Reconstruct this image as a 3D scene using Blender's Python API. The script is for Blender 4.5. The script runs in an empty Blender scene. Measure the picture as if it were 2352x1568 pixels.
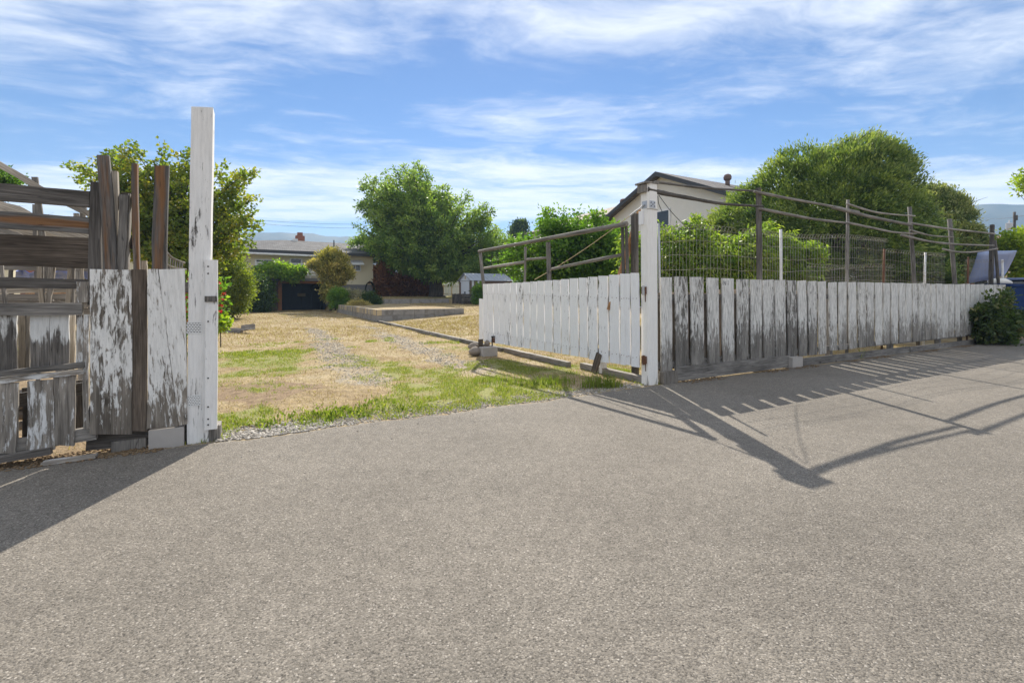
import bpy, math, random
import numpy as np
from mathutils import Vector, Matrix

random.seed(7)
rng = np.random.default_rng(7)
sc = bpy.context.scene
col = sc.collection

HAZE = True
# ------------------------------------------------------------------ camera
EYE = 1.25
FPX, CU, HV = 1075.0, 1176.0, 675.0          # measured focal length, optical axis and horizon of the view
cam_data = bpy.data.cameras.new("camera")
cam_data.sensor_width = 36.0
cam_data.lens = 36.0 * FPX / 2352.0
cam_data.shift_y = -(784.0 - HV) / 2352.0
cam_data.clip_start = 0.05
cam_data.clip_end = 6000.0
cam = bpy.data.objects.new("camera", cam_data)
cam.location = (0, 0, EYE)
cam.rotation_euler = (math.radians(90), 0, 0)
col.objects.link(cam)
sc.camera = cam

# ------------------------------------------------------------------ light
SUN_EL = math.radians(39.3)
SUN_AZ = math.radians(-1.5)                  # from +Y, negative = to the left (-X)
world = bpy.data.worlds.new("World")
sc.world = world
world.use_nodes = True
sc.view_settings.view_transform = 'Standard'
sc.view_settings.look = 'None'
sc.view_settings.exposure = 1.7
sc.view_settings.gamma = 1.0
sc.render.engine = 'CYCLES'
sc.cycles.use_denoising = True
sc.cycles.max_bounces = 8
sc.cycles.diffuse_bounces = 5
sc.cycles.transmission_bounces = 4
sc.cycles.transparent_max_bounces = 6
sc.cycles.volume_bounces = 0

sun_data = bpy.data.lights.new("sun", 'SUN')
sun_data.energy = 2.6
sun_data.angle = math.radians(0.5)
sun_data.color = (1.0, 0.93, 0.82)
sun = bpy.data.objects.new("sun", sun_data)
sun_dir = Vector((math.sin(SUN_AZ) * math.cos(SUN_EL), math.cos(SUN_AZ) * math.cos(SUN_EL), math.sin(SUN_EL)))
sun.rotation_euler = sun_dir.to_track_quat('Z', 'Y').to_euler()
sun.location = sun_dir * 50
col.objects.link(sun)


def node(nt, typ, ins=None, **props):
    nd = nt.nodes.new(typ)
    for k, v in props.items():
        setattr(nd, k, v)
    for k, v in (ins or {}).items():
        s = nd.inputs[k]
        if isinstance(v, bpy.types.NodeSocket):
            nt.links.new(v, s)
        else:
            s.default_value = v
    return nd


def math_(nt, op, a, b=0.0, c=None, clamp=False):
    nd = node(nt, 'ShaderNodeMath', {0: a, 1: b}, operation=op, use_clamp=clamp)
    if c is not None:
        if isinstance(c, bpy.types.NodeSocket):
            nt.links.new(c, nd.inputs[2])
        else:
            nd.inputs[2].default_value = c
    return nd.outputs[0]


def vmul(nt, v, k):
    return node(nt, 'ShaderNodeVectorMath', {0: v, 1: k}, operation='MULTIPLY').outputs[0]


def vadd(nt, v, k):
    return node(nt, 'ShaderNodeVectorMath', {0: v, 1: k}, operation='ADD').outputs[0]


def noise(nt, v, scale=1.0, detail=4.0, rough=0.55, dist=0.0):
    return node(nt, 'ShaderNodeTexNoise', {'Vector': v, 'Scale': scale, 'Detail': detail, 'Roughness': rough, 'Distortion': dist}).outputs[0]


def ramp(nt, f, stops, interp='LINEAR'):
    r = node(nt, 'ShaderNodeValToRGB', {0: f})
    cr = r.color_ramp
    cr.interpolation = interp
    while len(cr.elements) < len(stops):
        cr.elements.new(0.5)
    for e, (p, c) in zip(cr.elements, stops):
        e.position = p
        if isinstance(c, (int, float)):
            c = (c, c, c)
        e.color = (*c[:3], 1.0)
    return r.outputs[0]


def mix(nt, f, a, b, blend='MIX'):
    m = node(nt, 'ShaderNodeMix', {}, data_type='RGBA', blend_type=blend)
    for i, v in ((0, f), (6, a), (7, b)):
        if isinstance(v, bpy.types.NodeSocket):
            nt.links.new(v, m.inputs[i])
        else:
            m.inputs[i].default_value = v if i == 0 else (*v[:3], 1.0)
    return m.outputs[2]


# sky: Nishita daylight with cirrus lying on a high flat layer
nt = world.node_tree
nt.nodes.clear()
sky = node(nt, 'ShaderNodeTexSky')
sky.sky_type = 'NISHITA'
sky.sun_disc = False
sky.sun_elevation = SUN_EL
sky.sun_rotation = SUN_AZ
sky.altitude = 350.0
sky.air_density = 1.0
sky.dust_density = 0.05
sky.ozone_density = 2.0
tcw = node(nt, 'ShaderNodeTexCoord')
sep = node(nt, 'ShaderNodeSeparateXYZ', {0: tcw.outputs['Generated']})
zc = math_(nt, 'MAXIMUM', sep.outputs[2], 0.03)
px = math_(nt, 'DIVIDE', sep.outputs[0], zc)
py = math_(nt, 'DIVIDE', sep.outputs[1], zc)
P = node(nt, 'ShaderNodeCombineXYZ', {0: px, 1: py, 2: 0.0}).outputs[0]
Prot = node(nt, 'ShaderNodeMapping', {'Vector': P, 'Rotation': (0, 0, math.radians(-30)), 'Scale': (0.62, 1.05, 1.0), 'Location': (3.1, 1.7, 0)}).outputs[0]
warp = node(nt, 'ShaderNodeTexNoise', {'Vector': P, 'Scale': 0.9, 'Detail': 3.0}).outputs[1]
Pw = vadd(nt, Prot, vmul(nt, warp, (0.55, 0.55, 0.0)))
c1 = noise(nt, Pw, 1.5, 9.0, 0.62, 0.3)
c2 = noise(nt, vmul(nt, P, (0.28, 0.5, 1.0)), 1.0, 3.0, 0.5)
fine = noise(nt, vmul(nt, Pw, (2.0, 2.7, 1.0)), 3.0, 6.0, 0.62, 0.3)
band = ramp(nt, math_(nt, 'MULTIPLY', py, 0.1), [(0.0, 0.70), (0.17, 0.58), (0.235, 0.38), (0.32, 0.40), (0.39, 0.66), (0.56, 0.78), (0.70, 0.40), (1.0, 0.30)], 'EASE')
lum = math_(nt, 'ADD', math_(nt, 'MULTIPLY', c1, 1.0), math_(nt, 'MULTIPLY', c2, 0.55))
lum = math_(nt, 'ADD', lum, math_(nt, 'MULTIPLY', fine, 0.34))
lum = math_(nt, 'ADD', lum, math_(nt, 'MULTIPLY', band, 0.9))
cmask = node(nt, 'ShaderNodeMapRange', {0: lum, 1: 1.23, 2: 1.74}, interpolation_type='SMOOTHSTEP').outputs[0]
cmask = math_(nt, 'MULTIPLY', cmask, 0.92)
skyc = node(nt, 'ShaderNodeHueSaturation', {'Hue': 0.5, 'Saturation': 1.24, 'Value': 0.69, 'Color': sky.outputs[0]}).outputs[0]
skyc = mix(nt, 1.0, skyc, (1.0, 0.90, 0.96), 'MULTIPLY')
skym = mix(nt, cmask, skyc, (6.8, 6.9, 7.1))
bg = node(nt, 'ShaderNodeBackground', {'Color': skym, 'Strength': 0.054})
wo = node(nt, 'ShaderNodeOutputWorld', {0: bg.outputs[0]})

# ------------------------------------------------------------------ lot frame and helpers
TH = math.radians(28.6)
DV = Vector((math.cos(TH), math.sin(TH), 0))      # along the lane
NV = Vector((-math.sin(TH), math.cos(TH), 0))     # from the lane into the lot
RP = Vector((1.93, 6.58, 0))                      # foot of the gate's hinge post
EYEV = Vector((0, 0, EYE))
UPV = Vector((0, 0, 1))


def W(s, t, z=0.0):
    return RP + DV * s + NV * t + UPV * z


def ST(p):
    q = Vector(p) - RP
    return q.dot(DV), q.dot(NV)


def ray(u, v):
    return Vector(((u - CU) / FPX, 1.0, -(v - HV) / FPX))


def at_t(u, v, t):
    r = ray(u, v)
    return EYEV + r * ((t - (EYEV - RP).dot(NV)) / r.dot(NV))


def at_s(u, v, s):
    r = ray(u, v)
    return EYEV + r * ((s - (EYEV - RP).dot(DV)) / r.dot(DV))


def at_Y(u, v, Y):
    return EYEV + ray(u, v) * Y


def at_pl(u, v, p0, nrm):
    r = ray(u, v)
    return EYEV + r * ((Vector(p0) - EYEV).dot(nrm) / r.dot(nrm))


WM = {}


def place(o, M, parent=None):
    o.matrix_basis = M
    WM[o.name] = M.copy()
    if parent is not None:
        o.parent = parent
        o.matrix_parent_inverse = WM[parent.name].inverted()


def thing(name, loc, label, cat, group=None, kind=None):
    o = bpy.data.objects.new(name, None)
    o.empty_display_size = 0.1
    col.objects.link(o)
    place(o, Matrix.Translation(loc))
    tag(o, label, cat, group, kind)
    return o


def tag(o, label=None, cat=None, group=None, kind=None):
    if label:
        o['label'] = label
    if cat:
        o['category'] = cat
    if group:
        o['group'] = group
    if kind:
        o['kind'] = kind
    return o


class MB:
    def __init__(self):
        self.v, self.f = [], []

    def add(self, vs, fs):
        k = len(self.v)
        self.v += [tuple(x) for x in vs]
        self.f += [tuple(i + k for i in f) for f in fs]
        return self

    def hexa(self, c):                      # 8 corners: bottom 0-3, top 4-7
        return self.add(c, [(0, 3, 2, 1), (4, 5, 6, 7), (0, 1, 5, 4), (1, 2, 6, 5), (2, 3, 7, 6), (3, 0, 4, 7)])

    def sbox(self, s0, s1, t0, t1, z0, z1):  # box aligned with the lot
        return self.hexa([W(s0, t0, z0), W(s1, t0, z0), W(s1, t1, z0), W(s0, t1, z0), W(s0, t0, z1), W(s1, t0, z1), W(s1, t1, z1), W(s0, t1, z1)])

    def box(self, c, h, R=None):
        R = R or Matrix.Identity(3)
        c = Vector(c)
        pts = [c + R @ Vector((x * h[0], y * h[1], z * h[2])) for z in (-1, 1) for x, y in ((-1, -1), (1, -1), (1, 1), (-1, 1))]
        return self.hexa(pts)

    def tube(self, pts, rad, n=8, cap=True):
        pts = [Vector(p) for p in pts]
        if not isinstance(rad, (list, tuple)):
            rad = [rad] * len(pts)
        k = len(self.v)
        ref = Vector((0.31, 0.2, 0.93))
        for i, p in enumerate(pts):
            a = pts[max(i - 1, 0)]
            b = pts[min(i + 1, len(pts) - 1)]
            z = (b - a).normalized()
            if abs(z.dot(ref)) > 0.95:
                ref = Vector((0.9, -0.3, 0.2)).normalized()
            x = z.cross(ref).normalized()
            y = z.cross(x)
            for j in range(n):
                an = 2 * math.pi * j / n
                self.v.append(tuple(p + (x * math.cos(an) + y * math.sin(an)) * rad[i]))
        for i in range(len(pts) - 1):
            for j in range(n):
                a = k + i * n + j
                b = k + i * n + (j + 1) % n
                self.f.append((a, b, b + n, a + n))
        if cap:
            self.f.append(tuple(k + j for j in reversed(range(n))))
            self.f.append(tuple(k + (len(pts) - 1) * n + j for j in range(n)))
        return self

    def build(self, name, mat, parent=None, origin=None, smooth=False):
        if origin is None:
            a = np.array(self.v)
            origin = Vector(((a[:, 0].min() + a[:, 0].max()) / 2, (a[:, 1].min() + a[:, 1].max()) / 2, a[:, 2].min()))
        me = bpy.data.meshes.new(name)
        ox, oy, oz = origin
        me.from_pydata([(x - ox, y - oy, z - oz) for x, y, z in self.v], [], self.f)
        me.materials.append(mat)
        if smooth:
            me.polygons.foreach_set('use_smooth', [True] * len(me.polygons))
        me.update()
        o = bpy.data.objects.new(name, me)
        col.objects.link(o)
        place(o, Matrix.Translation(origin), parent)
        return o


def axes_matrix(x, y, z, p):
    M = Matrix.Identity(4)
    for i, a in enumerate((x, y, z)):
        M[0][i], M[1][i], M[2][i] = a
    M[0][3], M[1][3], M[2][3] = p
    return M


def plank(name, parent, a, b, width, thick, nrm, mat, w2=None, jit=0.003, segs=6, slant=0.0, slant0=0.0):
    """A sawn board from a to b, wide face towards nrm; local z runs along the grain."""
    a, b = Vector(a), Vector(b)
    z = (b - a).normalized()
    L = (b - a).length
    y = Vector(nrm) - z * z.dot(Vector(nrm))
    y.normalize()
    x = y.cross(z)
    w2 = width if w2 is None else w2
    vs, fs = [], []
    bow = random.uniform(-1, 1) * jit * 1.2
    for i in range(segs + 1):
        f = i / segs
        w = (width + (w2 - width) * f) / 2
        jl, jr = random.uniform(-jit, jit), random.uniform(-jit, jit)
        by = bow * math.sin(math.pi * f) + random.uniform(-jit, jit) * 0.3
        bx = bow * 1.5 * math.sin(math.pi * f)
        sl = slant * f ** 6 if i == segs else (slant0 if i == 0 else 0)
        for xx, yy in ((-w + jl, -thick / 2), (w + jr, -thick / 2), (w + jr, thick / 2), (-w + jl, thick / 2)):
            vs.append((xx + bx, yy + by, L * f + sl * (xx / max(w, 1e-4))))
        if i:
            k = (i - 1) * 4
            for j in range(4):
                fs.append((k + j, k + (j + 1) % 4, k + 4 + (j + 1) % 4, k + 4 + j))
    fs.append((3, 2, 1, 0))
    k = segs * 4
    fs.append((k, k + 1, k + 2, k + 3))
    me = bpy.data.meshes.new(name)
    me.from_pydata(vs, [], fs)
    me.materials.append(mat)
    me.update()
    o = bpy.data.objects.new(name, me)
    col.objects.link(o)
    place(o, axes_matrix(x, y, z, a), parent)
    return o


def pole(name, parent, pts, rads, mat, n=8, squash=1.0, rough=0.06):
    """A round or sawn stick along pts, slightly uneven."""
    pts = [Vector(p) for p in pts]
    if len(pts) == 2:
        pts = [pts[0].lerp(pts[1], k / 4) for k in range(5)]
        r0, r1 = (rads if isinstance(rads, (list, tuple)) else (rads, rads))
        rads = [r0 + (r1 - r0) * k / 4 for k in range(5)]
    elif not isinstance(rads, (list, tuple)):
        rads = [rads] * len(pts)
    a = pts[0]
    z = (pts[-1] - a).normalized()
    x = z.cross(NV)
    x = x.normalized() if x.length > 1e-3 else DV.copy()
    y = z.cross(x)
    M = axes_matrix(x, y, z, a)
    Mi = M.inverted()
    mb = MB()
    mb.tube([Mi @ p for p in pts], [r * random.uniform(1 - rough, 1 + rough) for r in rads], n)
    me = bpy.data.meshes.new(name)
    me.from_pydata(mb.v, [], mb.f)
    me.materials.append(mat)
    me.polygons.foreach_set('use_smooth', [n > 4] * len(me.polygons))
    me.update()
    o = bpy.data.objects.new(name, me)
    col.objects.link(o)
    place(o, M, parent)
    return o


def smooth_path(pts, k=4):
    pts = [Vector(p) for p in pts]
    out = []
    for i in range(len(pts) - 1):
        p0 = pts[max(i - 1, 0)]
        p1, p2 = pts[i], pts[i + 1]
        p3 = pts[min(i + 2, len(pts) - 1)]
        for j in range(k):
            t = j / k
            out.append(0.5 * ((2 * p1) + (p2 - p0) * t + (2 * p0 - 5 * p1 + 4 * p2 - p3) * t * t + (3 * p1 - p0 - 3 * p2 + p3) * t ** 3))
    out.append(pts[-1])
    return out


def fast_mesh(name, verts, faces, mat, parent=None, origin=(0, 0, 0), tint=None, smooth=False):
    """numpy mesh: faces is an (n,k) index array."""
    verts = np.asarray(verts, dtype=np.float32) - np.array(origin, dtype=np.float32)
    faces = np.asarray(faces, dtype=np.int32)
    n, k = faces.shape
    me = bpy.data.meshes.new(name)
    me.vertices.add(len(verts))
    me.vertices.foreach_set('co', verts.ravel())
    me.loops.add(n * k)
    me.loops.foreach_set('vertex_index', faces.ravel())
    me.polygons.add(n)
    me.polygons.foreach_set('loop_start', np.arange(0, n * k, k, dtype=np.int32))
    if tint is not None:
        at = me.attributes.new('tint', 'FLOAT', 'FACE')
        at.data.foreach_set('value', np.asarray(tint, dtype=np.float32))
    me.materials.append(mat)
    me.update(calc_edges=True)
    if smooth:
        me.polygons.foreach_set('use_smooth', np.ones(n, dtype=bool))
    o = bpy.data.objects.new(name, me)
    col.objects.link(o)
    place(o, Matrix.Translation(origin), parent)
    return o


# value noise for zones, terrain and crowns
_perm = rng.random((64, 64))
_perm3 = rng.random((32, 32, 32))


def vnoise(x, y, seed=0):
    x = np.asarray(x, float) + seed * 17.31
    y = np.asarray(y, float) + seed * 9.77
    xi, yi = np.floor(x).astype(int), np.floor(y).astype(int)
    fx, fy = x - xi, y - yi
    fx, fy = fx * fx * (3 - 2 * fx), fy * fy * (3 - 2 * fy)
    g = lambda a, b: _perm[a % 64, b % 64]
    return (g(xi, yi) * (1 - fx) + g(xi + 1, yi) * fx) * (1 - fy) + (g(xi, yi + 1) * (1 - fx) + g(xi + 1, yi + 1) * fx) * fy


def fbm(x, y, seed=0, octv=4):
    r, a, tot = 0, 1.0, 0
    for i in range(octv):
        r = r + a * vnoise(np.asarray(x) * 2 ** i, np.asarray(y) * 2 ** i, seed + i * 3)
        tot += a
        a *= 0.5
    return r / tot


def vnoise3(p):
    pi = np.floor(p).astype(int)
    f = p - pi
    f = f * f * (3 - 2 * f)
    r = 0
    for dx in (0, 1):
        for dy in (0, 1):
            for dz in (0, 1):
                w = (f[:, 0] if dx else 1 - f[:, 0]) * (f[:, 1] if dy else 1 - f[:, 1]) * (f[:, 2] if dz else 1 - f[:, 2])
                r = r + w * _perm3[(pi[:, 0] + dx) % 32, (pi[:, 1] + dy) % 32, (pi[:, 2] + dz) % 32]
    return r


def sstep(a, b, x):
    t = np.clip((np.asarray(x, float) - a) / (b - a), 0, 1)
    return t * t * (3 - 2 * t)


# ------------------------------------------------------------------ materials
def newmat(name):
    m = bpy.data.materials.new(name)
    m.use_nodes = True
    nt = m.node_tree
    b = nt.nodes['Principled BSDF']
    b.inputs['Roughness'].default_value = 0.85
    b.inputs['Specular IOR Level'].default_value = 0.25
    return m, nt, b


def objvec(nt):
    tc = node(nt, 'ShaderNodeTexCoord')
    oi = node(nt, 'ShaderNodeObjectInfo')
    rv = vmul(nt, node(nt, 'ShaderNodeCombineXYZ', {0: oi.outputs['Random'], 1: oi.outputs['Random'], 2: oi.outputs['Random']}).outputs[0], (13.7, 7.3, 29.1))
    return tc.outputs['Object'], vadd(nt, tc.outputs['Object'], rv), oi.outputs['Random']


def bump(nt, h, b, strength=0.4, dist=0.004):
    bn = node(nt, 'ShaderNodeBump', {'Strength': strength, 'Distance': dist, 'Height': h})
    nt.links.new(bn.outputs[0], b.inputs['Normal'])


def wood(name, dark, light, paint=None, amt=0.5, wear_h=None, wear_k=0.5, heart=None, heart_w=0.04, chip=22.0, knots=True, grime=0.25):
    m, nt, b = newmat(name)
    ov, v, rnd = objvec(nt)
    g1 = noise(nt, vmul(nt, v, (34, 34, 1.7)), 1.0, 6.0, 0.7, 0.9)
    g2 = noise(nt, vmul(nt, v, (160, 160, 5.0)), 1.0, 2.0, 0.5)
    blot = noise(nt, vmul(nt, v, (5, 5, 1.6)), 1.0, 4.0, 0.6)
    c = ramp(nt, g1, [(0.28, dark), (0.5, [(x + y) / 2 for x, y in zip(dark, light)]), (0.72, light)])
    c = mix(nt, 1.0, c, ramp(nt, g2, [(0.25, 0.6), (0.75, 1.25)]), 'MULTIPLY')
    c = mix(nt, 1.0, c, ramp(nt, blot, [(0.3, 0.55), (0.7, 1.25)]), 'MULTIPLY')
    tone = math_(nt, 'MULTIPLY_ADD', rnd, 0.5, 0.75)
    c = mix(nt, 1.0, c, node(nt, 'ShaderNodeCombineXYZ', {0: tone, 1: tone, 2: tone}).outputs[0], 'MULTIPLY')
    if heart:
        hx = node(nt, 'ShaderNodeSeparateXYZ', {0: ov}).outputs[0]
        hn = math_(nt, 'MULTIPLY', math_(nt, 'SUBTRACT', noise(nt, vmul(nt, v, (8, 8, 2.2)), 1.0, 3.0), 0.5), 0.06)
        hd = math_(nt, 'ABSOLUTE', math_(nt, 'ADD', hx, hn))
        hm = node(nt, 'ShaderNodeMapRange', {0: hd, 1: heart_w, 2: heart_w * 0.55, 3: 0.0, 4: 1.0}).outputs[0]
        hm = math_(nt, 'MULTIPLY', hm, ramp(nt, noise(nt, vmul(nt, v, (14, 14, 1.1)), 1.0, 4.0, 0.6), [(0.40, 0.0), (0.58, 1.0)]))
        hc = mix(nt, g1, [k * 0.3 for k in heart], [k * 1.45 for k in heart])
        c = mix(nt, hm, c, hc)
    if knots:
        vo = node(nt, 'ShaderNodeTexVoronoi', {'Vector': vmul(nt, v, (6.0, 6.0, 2.6)), 'Scale': 1.0, 'Randomness': 1.0})
        km = ramp(nt, vo.outputs[0], [(0.05, 1.0), (0.13, 0.0)])
        c = mix(nt, math_(nt, 'MULTIPLY', km, 0.8), c, [k * 0.3 for k in dark])
    ck = math_(nt, 'ABSOLUTE', math_(nt, 'SUBTRACT', noise(nt, vmul(nt, v, (24, 24, 0.7)), 1.0, 3.0, 0.5), 0.5))
    crack = ramp(nt, ck, [(0.0, 1.0), (0.012, 0.0)])
    c = mix(nt, math_(nt, 'MULTIPLY', crack, 0.7), c, [k * 0.22 for k in dark])
    h = g1
    if paint:
        p1 = noise(nt, vmul(nt, v, (chip, chip, chip * 0.20)), 1.0, 8.0, 0.68, 0.4)
        p2 = noise(nt, vmul(nt, v, (5.5, 5.5, 1.3)), 1.0, 3.0, 0.5)
        p = math_(nt, 'ADD', math_(nt, 'MULTIPLY', p1, 0.72), math_(nt, 'MULTIPLY', p2, 0.33))
        p = math_(nt, 'ADD', p, math_(nt, 'MULTIPLY', g2, 0.12))
        p = math_(nt, 'ADD', p, math_(nt, 'MULTIPLY', math_(nt, 'SUBTRACT', rnd, 0.5), 0.12))
        p = math_(nt, 'ADD', p, amt - 1.085)
        if wear_h is not None:
            z = node(nt, 'ShaderNodeSeparateXYZ', {0: ov}).outputs[2]
            zz = math_(nt, 'MULTIPLY', math_(nt, 'SUBTRACT', z, wear_h), wear_k)
            zz = math_(nt, 'MINIMUM', math_(nt, 'MAXIMUM', zz, -0.3), 0.07)
            p = math_(nt, 'ADD', p, zz)
        pm = node(nt, 'ShaderNodeMapRange', {0: p, 1: -0.02, 2: 0.05}).outputs[0]
        pm = math_(nt, 'MULTIPLY', pm, 0.95)
        pc = mix(nt, blot, [k * (1 - grime * 0.5) for k in paint], paint)
        pc = mix(nt, ramp(nt, g2, [(0.3, grime), (0.5, 0.0)]), pc, [k * 0.6 for k in paint])
        mott = noise(nt, vmul(nt, v, (46, 46, 6.0)), 1.0, 5.0, 0.7)
        pc = mix(nt, 1.0, pc, ramp(nt, mott, [(0.28, 1.0 - grime), (0.58, 1.0)]), 'MULTIPLY')
        c = mix(nt, pm, c, pc)
        h = math_(nt, 'ADD', math_(nt, 'MULTIPLY', g1, 0.5), math_(nt, 'MULTIPLY', pm, 0.6))
    nt.links.new(c, b.inputs['Base Color'])
    bump(nt, h, b, 0.6, 0.004)
    return m


def plain(name, color, rough=0.7, metal=0.0, var=0.12, scale=6.0, spec=0.3, bumpk=0.15, dirt=None, dirt_amt=0.5):
    m, nt, b = newmat(name)
    ov, v, rnd = objvec(nt)
    n1 = noise(nt, v, scale, 6.0, 0.6)
    c = mix(nt, n1, [k * (1 - var) for k in color], [min(1, k * (1 + var)) for k in color])
    if dirt:
        dm = ramp(nt, noise(nt, v, scale * 0.6, 8.0, 0.7), [(0.62 - 0.25 * dirt_amt, 0.0), (0.72 - 0.2 * dirt_amt, 1.0)])
        c = mix(nt, math_(nt, 'MULTIPLY', dm, 0.75), c, dirt)
    nt.links.new(c, b.inputs['Base Color'])
    b.inputs['Roughness'].default_value = rough
    b.inputs['Metallic'].default_value = metal
    b.inputs['Specular IOR Level'].default_value = spec
    bump(nt, noise(nt, v, scale * 8, 4.0, 0.6), b, bumpk, 0.004)
    return m


def leafmat(name, stops, trans=0.45, gloss=0.35):
    m = bpy.data.materials.new(name)
    m.use_nodes = True
    nt = m.node_tree
    nt.nodes.clear()
    at = node(nt, 'ShaderNodeAttribute', attribute_name='tint')
    c = ramp(nt, at.outputs['Fac'], stops)
    b = node(nt, 'ShaderNodeBsdfPrincipled', {'Base Color': c, 'Roughness': 0.5, 'Specular IOR Level': gloss})
    tcol = mix(nt, 1.0, c, (1.35, 1.5, 0.55), 'MULTIPLY')
    tr = node(nt, 'ShaderNodeBsdfTranslucent', {'Color': tcol})
    ms = node(nt, 'ShaderNodeMixShader', {0: trans, 1: b.outputs[0], 2: tr.outputs[0]})
    node(nt, 'ShaderNodeOutputMaterial', {0: ms.outputs[0]})
    return m


WHITE = (0.88, 0.88, 0.885)
M = {}
M['gate_paint'] = wood('gate_paint', (0.08, 0.07, 0.06), (0.25, 0.22, 0.19), WHITE, amt=0.655, chip=30, knots=False, grime=0.10)
M['latch_paint'] = wood('latch_paint', (0.10, 0.09, 0.08), (0.28, 0.26, 0.24), (0.84, 0.825, 0.80), amt=0.665, chip=26, knots=False, grime=0.15)
M['post_paint'] = wood('post_paint', (0.10, 0.085, 0.07), (0.30, 0.27, 0.23), (0.88, 0.86, 0.82), amt=0.65, wear_h=0.10, wear_k=0.5, chip=22, grime=0.10)
M['picket'] = wood('picket', (0.13, 0.118, 0.104), (0.40, 0.375, 0.34), (0.85, 0.835, 0.79), amt=0.52, wear_h=0.50, wear_k=0.35, chip=38, grime=0.55)
M['picket_far'] = wood('picket_far', (0.17, 0.155, 0.135), (0.46, 0.43, 0.39), (0.85, 0.835, 0.79), amt=0.53, wear_h=0.45, wear_k=0.25, chip=38, grime=0.55)
M['wide_plank'] = wood('wide_plank', (0.15, 0.125, 0.10), (0.42, 0.37, 0.31), (0.85, 0.835, 0.80), amt=0.535, wear_h=0.28, wear_k=0.3, chip=42)
M['worn_plank'] = wood('worn_plank', (0.14, 0.122, 0.105), (0.40, 0.36, 0.31), (0.74, 0.74, 0.73), amt=0.43, chip=34)
M['top_paint'] = wood('top_paint', (0.05, 0.045, 0.04), (0.22, 0.20, 0.18), (0.70, 0.70, 0.68), amt=0.50, wear_h=0.30, wear_k=0.9, chip=18, knots=False)
M['grey'] = wood('grey', (0.10, 0.092, 0.084), (0.29, 0.27, 0.245))
M['dark'] = wood('dark', (0.055, 0.049, 0.044), (0.185, 0.168, 0.152))
M['brown'] = wood('brown', (0.055, 0.043, 0.034), (0.20, 0.158, 0.122))
M['tan_slat'] = wood('tan_slat', (0.22, 0.17, 0.13), (0.50, 0.43, 0.35))
M['heart'] = wood('heart', (0.075, 0.07, 0.065), (0.20, 0.19, 0.18), heart=(0.21, 0.108, 0.05), heart_w=0.036)
M['pale'] = wood('pale', (0.28, 0.24, 0.19), (0.58, 0.52, 0.44))
M['silver'] = wood('silver', (0.17, 0.155, 0.14), (0.40, 0.37, 0.33), knots=False)
M['fir'] = wood('fir', (0.42, 0.22, 0.10), (0.62, 0.36, 0.17))
M['bark'] = wood('bark', (0.05, 0.042, 0.035), (0.16, 0.135, 0.11), knots=False)
M['concrete'] = plain('concrete', (0.40, 0.37, 0.34), 0.9, var=0.2, scale=7, bumpk=0.5)
M['block_grey'] = plain('block_grey', (0.30, 0.285, 0.27), 0.95, var=0.25, scale=5, bumpk=0.5, dirt=(0.17, 0.15, 0.13))
M['block_tan'] = plain('block_tan', (0.52, 0.42, 0.27), 0.95, var=0.2, scale=6, bumpk=0.5)
M['stone'] = plain('stone', (0.24, 0.205, 0.17), 0.9, var=0.35, scale=9, bumpk=0.5)
M['metal'] = plain('metal', (0.45, 0.46, 0.48), 0.45, 0.8, var=0.15, scale=20)
M['wire'] = plain('wire', (0.34, 0.32, 0.28), 0.55, 0.4, var=0.25, scale=12, dirt=(0.24, 0.15, 0.09))
M['rust'] = plain('rust', (0.15, 0.075, 0.045), 0.85, 0.2, var=0.4, scale=14)
M['white_metal'] = plain('white_metal', (0.66, 0.66, 0.65), 0.6, 0.0, var=0.1, scale=8, dirt=(0.30, 0.20, 0.14), dirt_amt=0.25)
M['rope'] = plain('rope', (0.50, 0.40, 0.24), 0.9, var=0.2, scale=50)
M['black'] = plain('black', (0.02, 0.02, 0.022), 0.6)

# ------------------------------------------------------------------ ground
def terrain(s, t):
    s = np.asarray(s, float)
    t = np.asarray(t, float)
    z = 0.07 * np.clip(s, 0, 7) * sstep(2, 16, t)
    back = sstep(18, 23, t) * sstep(-0.2, 0.6, s)
    z = z * (1 - back) + 0.55 * back
    slope = sstep(29, 35, t) * sstep(0.2, 1.6, s) * 0.5
    wall = sstep(29.05, 29.3, t) * (s > 3.1) * 0.30 + sstep(29.3, 34, t) * (s > 3.1) * 0.2
    z = z + np.where(s > 3.1, wall, slope)
    near = (1 - sstep(40, 60, t)) * (1 - sstep(25, 40, np.abs(s)))
    z = z * near + (fbm(s * 0.9, t * 0.9, 3) - 0.5) * 0.05 * sstep(0.3, 2.0, t) * near
    z = z - 0.014 - 0.05 * sstep(-0.25, -0.55, t) - 0.02 * (1 - near)
    return z


def lines(*segs):
    out = []
    for a, b, st in segs:
        out += list(np.arange(a, b, st))
    return np.array(out + [segs[-1][1]])


sl = lines((-3000, -1000, 1000), (-1000, -200, 200), (-200, -60, 35), (-60, -20, 5), (-20, -6.5, 0.6), (-6.5, 6.5, 0.1), (6.5, 20, 0.5), (20, 60, 5), (60, 200, 35), (200, 1000, 200), (1000, 3000, 1000))
tl = lines((-3000, -1000, 1000), (-1000, -200, 200), (-200, -50, 50), (-50, -2, 4), (-2, -0.6, 0.35), (-0.6, 10, 0.1), (10, 28.6, 0.35), (28.6, 30, 0.1), (30, 46, 0.5), (46, 100, 9), (100, 300, 50), (300, 1000, 175), (1000, 3000, 1000))
SS, TT = np.meshgrid(sl, tl, indexing='ij')
ZZ = terrain(SS, TT)


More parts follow.
